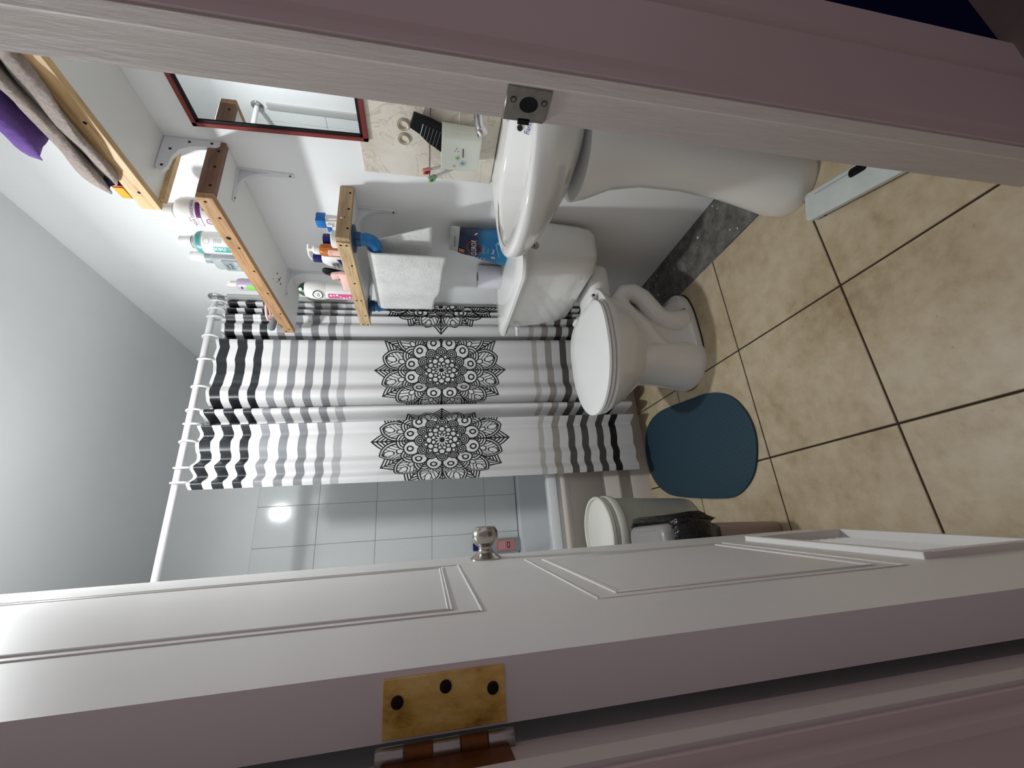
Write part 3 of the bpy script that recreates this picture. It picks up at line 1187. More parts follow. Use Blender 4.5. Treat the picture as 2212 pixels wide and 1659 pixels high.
# old yellow spots under the panel
for (px, py, rr) in ((1.0, 1.43, .005), (.99, 1.455, .007), (.985, 1.475, .005), (1.005, 1.465, .004), (.97, 1.44, .003), (.955, 1.40, .003)):
    flat_label('stain', disc_bm(rr, 9), 'brass_dark', s2, (px, py, 1.5507), (1, 0, 0), (.3, 1, 0))
s3, fb3 = shelf('lowest wall shelf with pale pine edge, blue towel rail below it', 1.071, 1.600, .884, 1.231, .041, 'pine_pale', 'pine_pale_end',
                [(1.165, 1.232, .125, .150), (1.500, 1.232, .125, .150)],
                [(1.101, .72), (1.101, .30), (1.20, .30), (1.30, .45), (1.41, .70), (1.41, .30), (1.52, .25), (1.590, .70), (1.590, .25)], [(1.065, .22), (1.00, .22), (.925, .18)], ends='over')

# towel rail of blue pipe hung under the lowest shelf
rail = thing('towel_rail', 'towel rail of blue plastic pipe fittings hung under the lowest shelf', 'towel rail', (.940, 1.335, 1.14))
RX, RZ, RY0, RY1 = .940, 1.168, 1.135, 1.535
for yy, s in ((RY0, 1), (RY1, -1)):
    bm = B()
    lathe(bm, [(.044, 1.2308), (.044, 1.2275), (.041, 1.226), (.024, 1.2255)], (RX, yy, 0), (0, 0, 1), 32)
    fl = finish('flange', bm, 'pvc_navy', rail)
    bm = B()
    lathe(bm, [(.0225, 1.226), (.0225, 1.2105), (.0215, 1.2095)], (RX, yy, 0), (0, 0, 1), 28)
    finish('socket', bm, 'pvc_navy', fl)
    bm = B()
    lathe(bm, [(.0195, 1.2105), (.0195, 1.1975), (.0222, 1.1965), (.0222, 1.1915), (.0205, 1.1905)], (RX, yy, 0), (0, 0, 1), 28)
    finish('collar', bm, 'pvc_blue', rail)
    pts = [(RX, yy, 1.194)]
    for i in range(9):
        a = PI / 2 * i / 8
        pts.append((RX, yy + s * .030 * (1 - math.cos(a)), RZ + .022 - .030 * math.sin(a) + .0 if False else 1.190 - .030 * math.sin(a) * .75))
    bm = B()
    tube(bm, pts, .0200, 20)
    finish('elbow', bm, 'pvc_blue', rail)
bm = B()
cyl(bm, (RX, RY0 + .022, RZ), (0, 1, 0), .0165, RY1 - RY0 - .044, 20)
finish('rail', bm, 'pvc_blue', rail)


# white towel folded over the rail
def drape(name, y0, y1, zf, zbk, rx, rz, rr, m, parent=None, ny=36, th=.006, flare=0.0, back_shift=0.0, seed=1):
    rnd = random.Random(seed)
    prof = []
    for i in range(14):
        prof.append((rr, zbk + (rz - zbk) * i / 14, 0))
    for i in range(9):
        a = PI * i / 8
        prof.append((rr * math.cos(a), rz + rr * math.sin(a), 1))
    for i in range(1, 19):
        prof.append((-rr, rz - (rz - zf) * i / 18, 2))
    bm = B()
    g = []
    ns = len(prof)
    uvl = []
    for j, (dx, z, sd) in enumerate(prof):
        row = []
        fall = max(0, (rz - z)) / (rz - zf)
        for i in range(ny + 1):
            t = i / ny
            y = y0 + (y1 - y0) * t
            wob = .006 * math.sin(7 * t + 2.1 * seed) * fall + .004 * math.sin(17 * t + seed) * fall
            xx = rx + dx + (wob - .010 * fall * math.sin(PI * t) if sd == 2 else -wob * .5)
            if sd == 2:
                y += (t - .45) * flare * fall
                zz = z + .042 * fall * fall * (t - .25) + .004 * fall * math.sin(9 * t)
            elif sd == 0:
                y += back_shift * fall * (1 - t * .6)
                zz = z
                xx = rx + dx + .004 + .012 * fall
            else:
                zz = z
            row.append(bm.verts.new((xx, y, zz)))
        g.append(row)
    for j in range(ns - 1):
        for i in range(ny):
            bm.faces.new((g[j][i], g[j][i + 1], g[j + 1][i + 1], g[j + 1][i]))
    o = finish(name, bm, m, parent, ang=180)
    md = o.modifiers.new('thickness', 'SOLIDIFY')
    md.thickness = th
    md.offset = 1
    return o


tw = drape('hand_towel', 1.168, 1.505, .943, .985, RX, RZ + .001, .0225, 'terry_white', None, flare=-.02, back_shift=-.085)
tag(tw, 'white terry hand towel hung over the blue pipe rail', 'towel')
bm = rect_bm(.24, .0005)
bm.free()

# ------------------------------------------------------------------ shower rod, rings, curtain
RODY, RODZ = 1.755, 1.904
rod = thing('shower_rod', 'white shower curtain rod spanning the bath between both walls', 'rod', (.476, RODY, RODZ - .013))
bm = B()
cyl(bm, (XL + .008, RODY, RODZ), (1, 0, 0), .0125, XR - XL - .016, 20)
finish('rod_tube', bm, 'white_gloss', rod)
for xx, s in ((XL + .0005, 1), (XR - .0005, -1)):
    bm = B()
    lathe(bm, [(.030, 0), (.030, .004), (.026, .009), (.016, .012), (.015, .018)], (xx, RODY, RODZ), (s, 0, 0), 28)
    finish('flange', bm, 'chrome', rod)
ring_x = [.290, .346, .440, .515, .566, .665, .787, .889, .985, 1.019, 1.062]
ring_txt = ['leftmost white curtain ring, nearest the open end of the curtain', 'second white curtain ring from the open end of the curtain', 'third white curtain ring from the open end of the curtain',
            'fourth white curtain ring from the open end of the curtain', 'fifth white curtain ring from the open end of the curtain', 'sixth white curtain ring, the middle one of eleven',
            'fifth white curtain ring counted from the shelf wall', 'fourth white curtain ring counted from the shelf wall', 'third white curtain ring counted from the shelf wall',
            'second white curtain ring counted from the shelf wall', 'white curtain ring closest to the shelf wall end of rod']
for xx, tx in zip(ring_x, ring_txt):
    bm = B()
    tilt_ = random.uniform(-.25, .25)
    torus(bm, (xx, RODY, RODZ - .0165), (1, tilt_, 0), .0310, .0040, 28, 8)
    tag(finish('curtain_ring', bm, 'white_gloss'), tx, 'curtain ring', 'rings on the shower rod')

# cloth: 0.15 m of cloth gathered between neighbouring rings
ctrl = [(.262, .004), (.284, .020), (.311, -.018), (.343, .018), (.374, -.014), (.405, .010), (.440, .008), (.466, -.004), (.486, .020), (.500, .030), (.509, -.008),
        (.515, -.042), (.527, -.048), (.537, -.010), (.546, .024), (.560, .030), (.572, .010), (.579, -.034), (.589, -.044), (.599, -.010), (.613, .020), (.640, .024),
        (.672, .004), (.700, .008), (.730, .013), (.765, .004), (.800, .012), (.835, .020), (.862, .027), (.878, .018), (.885, -.020), (.889, -.060), (.901, -.068),
        (.911, -.030), (.922, .002), (.950, .014), (.975, -.008), (1.000, .014), (1.015, -.030), (1.030, .012), (1.045, -.030), (1.060, .010), (1.082, -.012)]


def catmull(p, n):
    out_ = []
    for i in range(len(p) - 1):
        p0, p1, p2, p3 = p[max(i - 1, 0)], p[i], p[i + 1], p[min(i + 2, len(p) - 1)]
        for j_ in range(n):
            t = j_ / n
            out_.append(tuple(.5 * ((2 * b1) + (-a1 + c1) * t + (2 * a1 - 5 * b1 + 4 * c1 - d1) * t * t + (-a1 + 3 * b1 - 3 * c1 + d1) * t ** 3)
                              for a1, b1, c1, d1 in zip(p0, p1, p2, p3)))
    return out_ + [p[-1]]


NZ = 72
ZT, ZBOT = RODZ - .040, .088
pl = catmull(ctrl, 14)
acc = [0.0]
for a_, b_ in zip(pl[:-1], pl[1:]):
    acc.append(acc[-1] + math.hypot(b_[0] - a_[0], b_[1] - a_[1]))


def arc_at(xq):
    return min(zip(pl, acc), key=lambda e_: abs(e_[0][0] - xq))[1]


# cloth coordinate: the printed mandalas repeat every 0.6 m of cloth
ka = [0.0, arc_at(.420), arc_at(.735), arc_at(1.060)]
kv = [.27 - ka[1], .27, .87, 1.47]


def cloth_u(s_):
    for i in range(3):
        if s_ <= ka[i + 1] or i == 2:
            return kv[i] + (s_ - ka[i]) * (kv[i + 1] - kv[i]) / (ka[i + 1] - ka[i])


plan = [(p_[0], p_[1], cloth_u(s_), p_[0] / .085) for p_, s_ in zip(pl, acc)]
bm = B()
uvl = bm.loops.layers.uv.new('cloth')
grid, uvs = [], {}
for j in range(NZ + 1):
    f = j / NZ
    z = ZT + (ZBOT - ZT) * f
    row = []
    for (px, py, u, idx) in plan:
        y = RODY - .002 - .070 * f ** 1.3
        am = (.85 + .30 * f) if px > .455 else (.85 - .50 * f)
        fx = px + .006 * math.sin(1.1 * idx + 2.6 * f) * f
        fx = min(fx, 1.083)
        yy = y - py * am - .010 * math.sin(.9 * idx + .7) * f
        yy = min(yy, 1.750 + max(0.0, z - .52) * .6)
        # cloth sags a little between rings at the very top
        zz = z - .012 * min(abs(px - r_) for r_ in ring_x) / .05 * max(0, 1 - f * 6)
        v = bm.verts.new((fx, yy, zz))
        uvs[v] = (u, z)
        row.append(v)
    grid.append(row)
bm.verts.index_update()
for j in range(NZ):
    for i in range(len(plan) - 1):
        fc = bm.faces.new((grid[j][i], grid[j][i + 1], grid[j + 1][i + 1], grid[j + 1][i]))
        for lp in fc.loops:
            lp[uvl].uv = uvs[lp.vert]
cur = finish('shower_curtain', bm, 'curtain_print', ang=180)
tag(cur, 'white shower curtain printed with black mandalas and grey and black stripes', 'curtain')

# ------------------------------------------------------------------ ceiling lamp
lamp = thing('ceiling_lamp', 'bare glowing bulb in a white ceiling holder above the bathroom floor', 'lamp', (LAMP_POS[0], LAMP_POS[1], LAMP_POS[2] - .035))
bm = B()
lathe(bm, [(.0001, -.036), (.016, -.0325), (.028, -.020), (.034, -.002), (.0335, .012), (.026, .020), (.014, .030)], LAMP_POS, (0, 0, 1), 24)
finish('bulb', bm, 'lamp_glow', lamp)
bm = B()
lathe(bm, [(.017, .030), (.074, .020), (.076, .024), (.060, .034), (.030, .050), (.024, .090), (.045, .100), (.050, ZC - LAMP_POS[2])], LAMP_POS, (0, 0, 1), 32)
finish('holder', bm, 'white_plastic', lamp)  # unseen holder; its wide flange is shaped to keep bulb light off the ceiling

ld = bpy.data.lights.new('bulb_light', 'AREA')
ld.shape = 'DISK'
ld.size = .075
ld.energy = LAMP_WATTS
ld.color = (0.95, 0.985, 1.0)
lo_ = bpy.data.objects.new('bulb_light', ld)
C.objects.link(lo_)
lo_.parent = lamp
lo_.location = (0, 0, -.003)

# ------------------------------------------------------------------ cloths on the highest shelf
m, b, x = new_mat('purple_print_cloth')
pz = x.sep(x.n('ShaderNodeNewGeometry').outputs['Position'])
f = x.noise(16, 3, 0.5, x.coord())
edge = x.m('LESS_THAN', x.m('ADD', pz[1], x.m('MULTIPLY', f, 0.08)), 0.79)
edge = x.m('MULTIPLY', edge, x.m('LESS_THAN', x.m('ADD', pz[2], x.m('MULTIPLY', f, 0.04)), 1.868))
shade = x.ramp(f, [(0.3, '#533a7c'), (0.7, '#7b5ba6')])
m.node_tree.links.new(x.mix(edge, shade, '#c4589c'), b.inputs['Base Color'])
b.inputs['Roughness'].default_value = 0.95
m.node_tree.links.new(x.bump(x.noise(30, 4, 0.6, x.coord()), 0.8, 0.008), b.inputs['Normal'])


def folded(name, m, parent, y0, y1, cx, cz, hx, hz, droop, seed, tip=0.0):
    rnd = random.Random(seed)
    n, ny = 28, 34
    rings = []
    for j in range(ny + 1):
        t = j / ny
        y = y0 + (y1 - y0) * t
        e = 1.0
        if t > .90:
            e = math.sqrt(max(.03, 1 - ((t - .90) / .10) ** 2 * .97))
        pts = []
        for i in range(n):
            a = 2 * PI * i / n
            ca, sa = math.cos(a), math.sin(a)
            px = cx + hx * (1 - (1 - e) * .12) * math.copysign(abs(ca) ** .55, ca)
            pzv = cz + hz * e * math.copysign(abs(sa) ** .75, sa)
            if px < .915:
                pzv -= (.915 - px) * droop
            px += .004 * math.sin(9 * y * 3 + seed) + .003 * math.sin(31 * y + 2 * seed + i * .4)
            pzv += .004 * math.sin(23 * y + seed * 1.7 + i * .5) + .003 * math.sin(57 * y + i * 1.3) + tip * max(0, t - .75)
            pts.append((px, y + .006 * math.sin(i * .9 + seed) * (1 if t > .9 else 0), pzv))
        rings.append(pts)
    bm = B()
    loft(bm, rings)
    return finish(name, bm, m, parent, ang=180)


tp = thing('bath_towel', 'taupe bath towel folded in two layers on the highest shelf', 'towel', (.96, .66, 1.748))
folded('folded_layer', 'terry_taupe', tp, .41, .930, .962, 1.772, .094, .021, .85, 3)
folded('folded_layer', 'terry_taupe', tp, .41, .955, .962, 1.812, .098, .021, .75, 5, -.05)
pw = folded('towel', 'purple_print_cloth', None, .41, .865, .968, 1.886, .096, .032, .50, 8, -.06)
tag(pw, 'purple towel with a pink patch lying on the taupe one', 'towel')
yl = thing('soap_packet', 'yellow, red and blue packet lying at the end of the highest shelf', 'packet', (.94, .992, 1.747))
bm = B()
prism(bm, [(.905, .962), (.985, .958), (.990, .998), (.908, 1.000)], 1.7475, 1.772, .004)
finish('wrapper', xform(bm, lambda p: (p.x, p.y, p.z + (.93 - p.x) * .15 + .006)), 'yellow_plastic', yl)
bm = bx(B(), .903, .93, .953, .9585, 1.752, 1.786, .002)
finish('red_strip', bm, 'red_plastic', yl)
bm = B()
cyl(bm, (.906, .950, 1.772), (.3, -1, .5), .009, .012, 14)
finish('cap', bm, 'blue_plastic', yl)

# ------------------------------------------------------------------ bottles on the middle shelf (top of its panel z = 1.567)
Z2 = 1.5672


def turned(name, prof, c, z, m, parent, seg=28):
    bm = B()
    lathe(bm, prof, (c[0], c[1], z), (0, 0, 1), seg)
    return finish(name, bm, m, parent)


c = (.968, 1.100)
fa_ = face_cam(*c)
t = thing('bottle', 'round white bottle with purple band, first on the middle shelf', 'bottle', (*c, Z2), 'bottles on the middle shelf')
turned('body', [(.039, 0), (.041, .003), (.041, .115), (.039, .128), (.033, .139), (.022, .146), (.018, .149), (.018, .153)], c, Z2, 'white_gloss', t)
turned('cap', [(.0215, .152), (.022, .154), (.0215, .176), (.019, .178)], c, Z2, 'white_plastic', t)
wrap_label('lettering', text_bm('AGUA OXIGENADA', .0125, .74), 'purple_print', t, c, .0414, fa_ - .08, 1.6585)
wrap_label('lettering', text_bm('care', .0085), 'red_print', t, c, .0414, fa_ - .55, 1.6685)
wrap_label('purple_band', rect_bm(.044, .0125, 10), 'purple_print', t, c, .0413, fa_ + .18, 1.6435)
wrap_label('label_box', rect_bm(.030, .0125, 8), 'purple_print', t, c, .0413, fa_ - .70, 1.6435)
wrap_label('label_box', rect_bm(.027, .0095, 8), 'white_print', t, c, .0415, fa_ - .70, 1.6435)
wrap_label('emblem', ring_bm(.0065, .009), 'purple_print', t, c, .0414, fa_ - .62, 1.6185)
wrap_label('lettering', text_bm('10', .008), 'purple_print', t, c, .0414, fa_ - .62, 1.6185)
wrap_label('emblem', ring_bm(.003, .0052, 16), 'dark_print', t, c, .0414, fa_ + .52, 1.6270)
wrap_label('emblem', disc_bm(.0052, 16), 'grey_print', t, c, .0414, fa_ + .22, 1.6270)
wrap_label('lettering', text_bm('500', .007), 'dark_print', t, c, .0414, fa_ + .25, 1.6110)

c = (.970, 1.238)
fa_ = face_cam(*c)
t = thing('bottle', 'clear white-capped spray bottle with teal bands, second on the middle shelf', 'bottle', (*c, Z2), 'bottles on the middle shelf')
turned('body', [(.033, 0), (.035, .003), (.035, .135), (.033, .148), (.026, .157), (.017, .161), (.016, .165)], c, Z2, 'clear_bottle', t)
turned('cap', [(.0185, .163), (.019, .165), (.018, .182), (.0165, .184), (.0165, .203), (.0145, .205)], c, Z2, 'white_plastic', t)
turned('neck_ring', [(.0196, .1655), (.0196, .1675)], c, Z2, 'dark_print', t)
turned('teal_band', [(.0344, .1395), (.0350, .1365), (.0354, .1365), (.0346, .1450), (.0333, .1490), (.0328, .1490)], c, Z2, 'teal_print', t)
wrap_label('label', rect_bm(.085, .118, 16), 'white_print', t, c, .0352, fa_ + .1, Z2 + .072)
wrap_label('emblem', ring_bm(.0085, .0095, 20), 'grey_print', t, c, .0354, fa_ + .15, Z2 + .117)
for k in range(5):
    wrap_label('small_print', rect_bm(.014, .0012, 4), 'grey_print', t, c, .0354, fa_ + .2, Z2 + .095 - k * .005)
wrap_label('brand_block', rect_bm(.021, .056, 4), 'teal_print', t, c, .0354, fa_ - .60, Z2 + .072)
bm = text_bm('nex', .024)
xform(bm, lambda p: (-p.y, p.x, 0))
wrap_label('lettering', bm, 'white_print', t, c, .0357, fa_ - .60, Z2 + .082)

c = (.992, 1.342)
t = thing('bottle', 'square clear mouthwash bottle with grey label, third on the middle shelf', 'bottle', (*c, Z2), 'bottles on the middle shelf')
bm = B()
S_ = lambda h, z, r=.010: rrect(c[0] - h, c[0] + h, c[1] - h, c[1] + h, r, Z2 + z, 4)
loft(bm, [S_(.030, 0), S_(.032, .003), S_(.032, .140), S_(.029, .150), S_(.020, .156, .012), S_(.018, .160, .012)])
finish('body', bm, 'clear_bottle', t)
turned('collar', [(.0205, .158), (.0205, .178)], c, Z2, 'grey_print', t)
turned('cap', [(.0185, .178), (.0190, .180), (.0175, .205), (.0160, .207), (.0160, .224), (.0140, .226)], c, Z2, 'white_plastic', t)
o_ = (c[0] - .0328, c[1], Z2)
flat_label('label', rect_bm(.056, .100), 'grey_print', t, (o_[0], c[1], Z2 + .070), (0, -1, 0), (0, 0, 1))
flat_label('lettering', text_bm('Oral', .014), 'dark_print', t, (o_[0] - .0004, c[1] + .006, Z2 + .109), (0, -1, .06), (0, 0, 1))
flat_label('lettering', text_bm('Fresh', .014), 'dark_print', t, (o_[0] - .0004, c[1] + .002, Z2 + .096), (0, -1, .06), (0, 0, 1))
for i in range(3):
    for j in range(2):
        flat_label('label_cell', rect_bm(.022, .012), 'clear_bottle', t, (o_[0] - .0004, c[1] - .013 + j * .026, Z2 + .078 - i * .017), (0, -1, 0), (0, 0, 1))

c = (.968, 1.463)
t = thing('bottle', 'small lilac and green bottle with slanted ivory cap, fourth on the middle shelf', 'bottle', (*c, Z2), 'bottles on the middle shelf')
turned('body', [(.020, 0), (.022, .002), (.022, .112), (.019, .122), (.012, .126), (.010, .128)], c, Z2, 'lilac_plastic', t)
bm = B()
cyl(bm, (c[0], c[1], Z2 + .126), (0, 0, 1), .011, .034, 18)
for v in bm.verts:
    if v.co.z > Z2 + .15:
        v.co.z += (v.co.y - c[1]) * 1.0 - .003
finish('cap', bm, 'cream_panel', t)
wrap_label('green_print_area', rect_bm(.022, .055, 6), 'lime_plastic', t, c, .0223, face_cam(*c) - .7, Z2 + .062)
wrap_label('small_print', rect_bm(.012, .006, 4), 'dark_print', t, c, .0224, face_cam(*c) - .65, Z2 + .104)

t = thing('hair_clip', 'shiny pink looped clip poking over the edge of the middle shelf', 'clip', (.893, 1.545, 1.592))
bm = B()
tube(bm, [(.905, 1.50, 1.6005), (.893, 1.525, 1.606), (.884, 1.548, 1.610), (.880, 1.568, 1.610), (.884, 1.580, 1.606), (.889, 1.570, 1.602), (.894, 1.545, 1.5985), (.905, 1.515, 1.5965)],
     [.004, .0048, .005, .005, .005, .0048, .0045, .004], 10)
finish('loop', bm, 'pink_plastic', t)
bm = B()
tube(bm, [(.960, 1.47, 1.580), (.93, 1.485, 1.596), (.905, 1.502, 1.599)], .006, 10)
finish('grip', bm, 'rose_plastic', t)
bm = B()
tube(bm, [(.975, 1.60, 1.5800), (.93, 1.606, 1.5960), (.905, 1.612, 1.6050), (.880, 1.619, 1.6130), (.867, 1.624, 1.6160), (.862, 1.626, 1.6165)], [.008, .009, .012, .0145, .012, .004], 16)
tag(finish('brush_handle', bm, 'grey_metal'), 'dark grey rounded brush handle jutting past the middle shelf edge', 'brush')

# ------------------------------------------------------------------ toiletries on the lowest shelf (top of its panel z = 1.248)
Z3 = 1.2482
t = thing('cream_tube', 'white cream tube with bright blue flip cap, at the near end of the lowest shelf', 'tube', (.965, 1.108, Z3))
bm = B()
loft(bm, [[(.965 + a * .004, 1.092 + bb * .022, Z3) for a, bb in ((-1, -1), (1, -1), (1, 1), (-1, 1))],
          [(.965 + a * .012, 1.092 + bb * .020, Z3 + .03) for a, bb in ((-1, -1), (1, -1), (1, 1), (-1, 1))],
          [(.965 + a * .014, 1.090 + bb * .017, Z3 + .058) for a, bb in ((-1, -1), (1, -1), (1, 1), (-1, 1))]])
bmesh.ops.bevel(bm, geom=[e for e in bm.edges if abs(e.verts[0].co.z - e.verts[1].co.z) > .02], offset=.006, segments=3, affect='EDGES')
finish('tube_body', bm, 'white_gloss', t)
bm = bx(B(), .948, .982, 1.074, 1.106, Z3 + .058, Z3 + .086, .003)
finish('cap', bm, 'cyan_plastic', t)
bm = bx(B(), .949, .968, 1.104, 1.124, Z3 + .046, Z3 + .058, .002)
finish('cap_hinge', bm, 'cyan_plastic', t)
flat_label('emblem', ring_bm(.003, .005, 12), 'grey_print', t, (.9495, 1.088, Z3 + .048), (0, -1, 0), (0, 0, 1))
flat_label('small_print', rect_bm(.016, .003), 'grey_print', t, (.9500, 1.092, Z3 + .039), (0, -1, 0), (0, 0, 1))

c = (.938, 1.140)
t = thing('cream_jar', 'low round white jar with black ring, behind the shelf corner', 'jar', (*c, Z3))
turned('jar_body', [(.024, 0), (.026, .003), (.026, .024)], c, Z3, 'white_gloss', t)
turned('ring', [(.0270, .024), (.0275, .026), (.0270, .031)], c, Z3, 'dark_print', t)
turned('lid', [(.0270, .031), (.0275, .033), (.0275, .046), (.025, .049), (.0001, .0495)], c, Z3, 'white_plastic', t)

c = (1.005, 1.228)
t = thing('lotion_bottle', 'small white bottle with navy cap behind the amber pump bottle', 'bottle', (*c, Z3), 'bottles on the lowest shelf')
turned('body', [(.020, 0), (.022, .002), (.022, .062), (.018, .070)], c, Z3, 'white_gloss', t)
turned('cap', [(.0205, .070), (.0215, .072), (.0205, .096), (.018, .098)], c, Z3, 'navy_plastic', t)

c = (.958, 1.222)
t = thing('pump_bottle', 'amber pump bottle with white pump head and pale label', 'bottle', (*c, Z3), 'bottles on the lowest shelf')
turned('body', [(.019, 0), (.021, .002), (.021, .092), (.019, .100), (.015, .104)], c, Z3, 'amber', t)
turned('collar', [(.0155, .102), (.0160, .104), (.0160, .120), (.011, .126)], c, Z3, 'white_plastic', t)
bm = B()
cyl(bm, (c[0], c[1], Z3 + .124), (0, 0, 1), .0065, .016, 14)
tube(bm, [(c[0] + .010, c[1] - .012, Z3 + .139), (c[0], c[1], Z3 + .141), (c[0] - .012, c[1] + .018, Z3 + .140), (c[0] - .020, c[1] + .030, Z3 + .132)], [.004, .0045, .004, .003], 10)
finish('pump_head', bm, 'white_plastic', t)
wrap_label('label', rect_bm(.020, .052, 6), 'pink_plastic', t, c, .0213, face_cam(*c) - .45, Z3 + .050)
for k in range(3):
    wrap_label('small_print', rect_bm(.012, .0010, 3), 'salmon_print', t, c, .0215, face_cam(*c) - .45, Z3 + .070 - k * .004)

c = (1.008, 1.333)
t = thing('lotion_bottle', 'broad white bottle with navy cap and blue lettering, beside the amber pump bottle', 'bottle', (*c, Z3), 'bottles on the lowest shelf')
bm = B()
O_ = lambda hx, hy, z: [(c[0] + hx * math.cos(2 * PI * i / 28), c[1] + hy * math.sin(2 * PI * i / 28), Z3 + z) for i in range(28)]
loft(bm, [O_(.022, .034, 0), O_(.024, .037, .003), O_(.024, .037, .085), O_(.022, .033, .105), O_(.016, .022, .120), O_(.012, .013, .126)])
finish('body', bm, 'white_gloss', t)
turned('cap', [(.0145, .125), (.0155, .127), (.0150, .152), (.0130, .154)], c, Z3, 'navy_plastic', t)
bm = text_bm('auto', .019)
flat_label('lettering', bm, 'blue_print', t, (c[0] - .0265, c[1] + .004, Z3 + .086), (0, -1, .10), (.10, 0, 1))
flat_label('small_print', rect_bm(.026, .004), 'grey_print', t, (c[0] - .0262, c[1] + .004, Z3 + .070), (0, -1, .10), (0, 0, 1))
bm = B()
bm.faces.new([bm.verts.new(p) for p in ((-.030, -.012, 0), (.030, -.012, 0), (.030, .018, 0))])
flat_label('label_wedge', bm, 'navy_plastic', t, (c[0] - .0258, c[1], Z3 + .052), (0, -1, 0), (0, 0, 1))

t = thing('hair_brush', 'black oval brush with orange strip standing in the pink pouch', 'brush', (.955, 1.345, Z3 + .02))
bm = B()
loft(bm, [[(.955 + .009 * w_ * math.cos(2 * PI * i / 20), 1.338 + dy + .020 * w_ * math.sin(2 * PI * i / 20), Z3 + zz) for i in range(20)]
          for w_, dy, zz in ((.5, .012, .020), (.8, .010, .050), (1.0, .006, .075), (1.05, .002, .095), (.9, -.002, .110), (.5, -.004, .119), (.1, -.004, .121))])
finish('brush_head', bm, 'black_plastic', t)
bm = bx(B(), .940, .948, 1.350, 1.366, Z3 + .030, Z3 + .095, .002)
finish('orange_strip', xform(bm, lambda p: (p.x, p.y - (p.z - Z3) * .15, p.z)), 'orange_plastic', t)
bm = bx(B(), .938, .946, 1.366, 1.374, Z3 + .030, Z3 + .072, .002)
finish('tan_strip', bm, 'tan_plastic', t)
t = thing('toiletry_pouch', 'pale pink plastic pouch leaning behind the front edge of the lowest shelf', 'pouch', (.935, 1.345, Z3))
bm = bx(B(), .916, .934, 1.298, 1.400, Z3, Z3 + .058, .006)
finish('pouch', bm, 'pink_plastic', t)
bm = bx(B(), .920, .934, 1.300, 1.330, Z3 + .056, Z3 + .086, .004)
finish('flap', xform(bm, lambda p: (p.x, p.y + (p.z - Z3 - .056) * .35, p.z)), 'pink_plastic', t)

c = (.968, 1.478)
fa_ = face_cam(*c)
t = thing('air_freshener', 'tall white air freshener spray can with pink print and dark nozzle', 'spray can', (*c, Z3))
turned('body', [(.032, 0), (.033, .002), (.033, .138)], c, Z3, 'white_gloss', t)
turned('shoulder', [(.0335, .136), (.036, .150), (.0365, .172), (.034, .195), (.027, .212), (.016, .222)], c, Z3, 'white_plastic', t)
bm = B()
lathe(bm, [(.0265, .2122), (.0250, .221), (.0190, .231), (.0100, .238), (.0001, .2395)], (c[0], c[1], Z3), (0, 0, 1), 20)
finish('nozzle_hood', bm, 'green_print', t)
bm = B()
cyl(bm, (c[0] - .011, c[1] - .016, Z3 + .2235), (-.6, -.8, .2), .0065, .009, 12)
finish('nozzle', bm, 'white_gloss', t)
wrap_label('emblem', disc_bm(.0205, 28, 1.0), 'white_print', t, c, .0366, fa_ - .55, Z3 + .162)
wrap_label('emblem', disc_bm(.0190, 28, 1.0), 'green_print', t, c, .0368, fa_ - .55, Z3 + .162)
wrap_label('emblem', disc_bm(.0148, 28, 1.0), 'white_print', t, c, .0370, fa_ - .55, Z3 + .162)
bm = text_bm('ci', .022)
wrap_label('lettering', bm, 'dark_print', t, c, .0372, fa_ - .55, Z3 + .162)
wrap_label('pink_strip', rect_bm(.024, .110, 6), 'pink_print', t, c, .0333, fa_ - .75, Z3 + .072)
rnd = random.Random(4)
for k in range(9):
    wrap_label('flower', disc_bm(.0045, 7), ('white_print', 'pink_plastic')[k % 2], t, c, .0336, fa_ - .75 + rnd.uniform(-.22, .22), Z3 + .025 + k * .0115)

# ------------------------------------------------------------------ tumbler and brushes on the splash tiles
t = thing('tumbler_holder', 'cream wall tumbler with small flowers fixed to the marble tiles', 'tumbler', (1.055, .860, .855))
bm = B()
Q = lambda g, z, r=.020: rrect(1.026 + g, 1.0835 - g * .3, .797 + g, .923 - g, max(r - g, .004), z, 5)
loft(bm, [Q(.016, .853), Q(.008, .855), Q(.004, .862), Q(.0, .957), Q(-.002, .960), Q(-.002, .963), Q(.002, .9635), Q(.004, .960), Q(.008, .870), Q(.012, .866)])
cup = finish('tumbler', bm, 'mug_white', t)
bm = B()
tube(bm, [(1.030, .7985, .9200), (1.036, .786, .9205), (1.045, .770, .920), (1.060, .752, .919), (1.078, .742, .9185)], .0014, 8)
finish('hook_wire', bm, 'chrome', t)
for (yy, zz, rr, mm, n) in ((.868, .917, .0075, 'lime_plastic', 6), (.884, .902, .0085, 'lightblue_print', 7), (.895, .925, .0045, 'salmon_print', 5)):
    for k in range(n):
        a = 2 * PI * k / n
        flat_label('petal', ring_bm(rr * .34, rr * .45, 8), mm, cup, (1.0252, yy + rr * .62 * math.cos(a), zz + rr * .62 * math.sin(a)), (0, -1, 0), (0, 0, 1))
    flat_label('flower_eye', disc_bm(rr * .22, 10), 'dark_print', cup, (1.0251, yy, zz), (0, -1, 0), (0, 0, 1))
for k, (yy, zz) in enumerate(((.845, .926), (.846, .917), (.838, .922))):
    flat_label('dot', disc_bm(.0015, 8), 'dark_print', cup, (1.0252, yy, zz), (0, -1, 0), (0, 0, 1))
flat_label('small_print', rect_bm(.028, .0028), 'dark_print', cup, (1.0251, .850, .903), (0, -1, .05), (0, 0, 1))

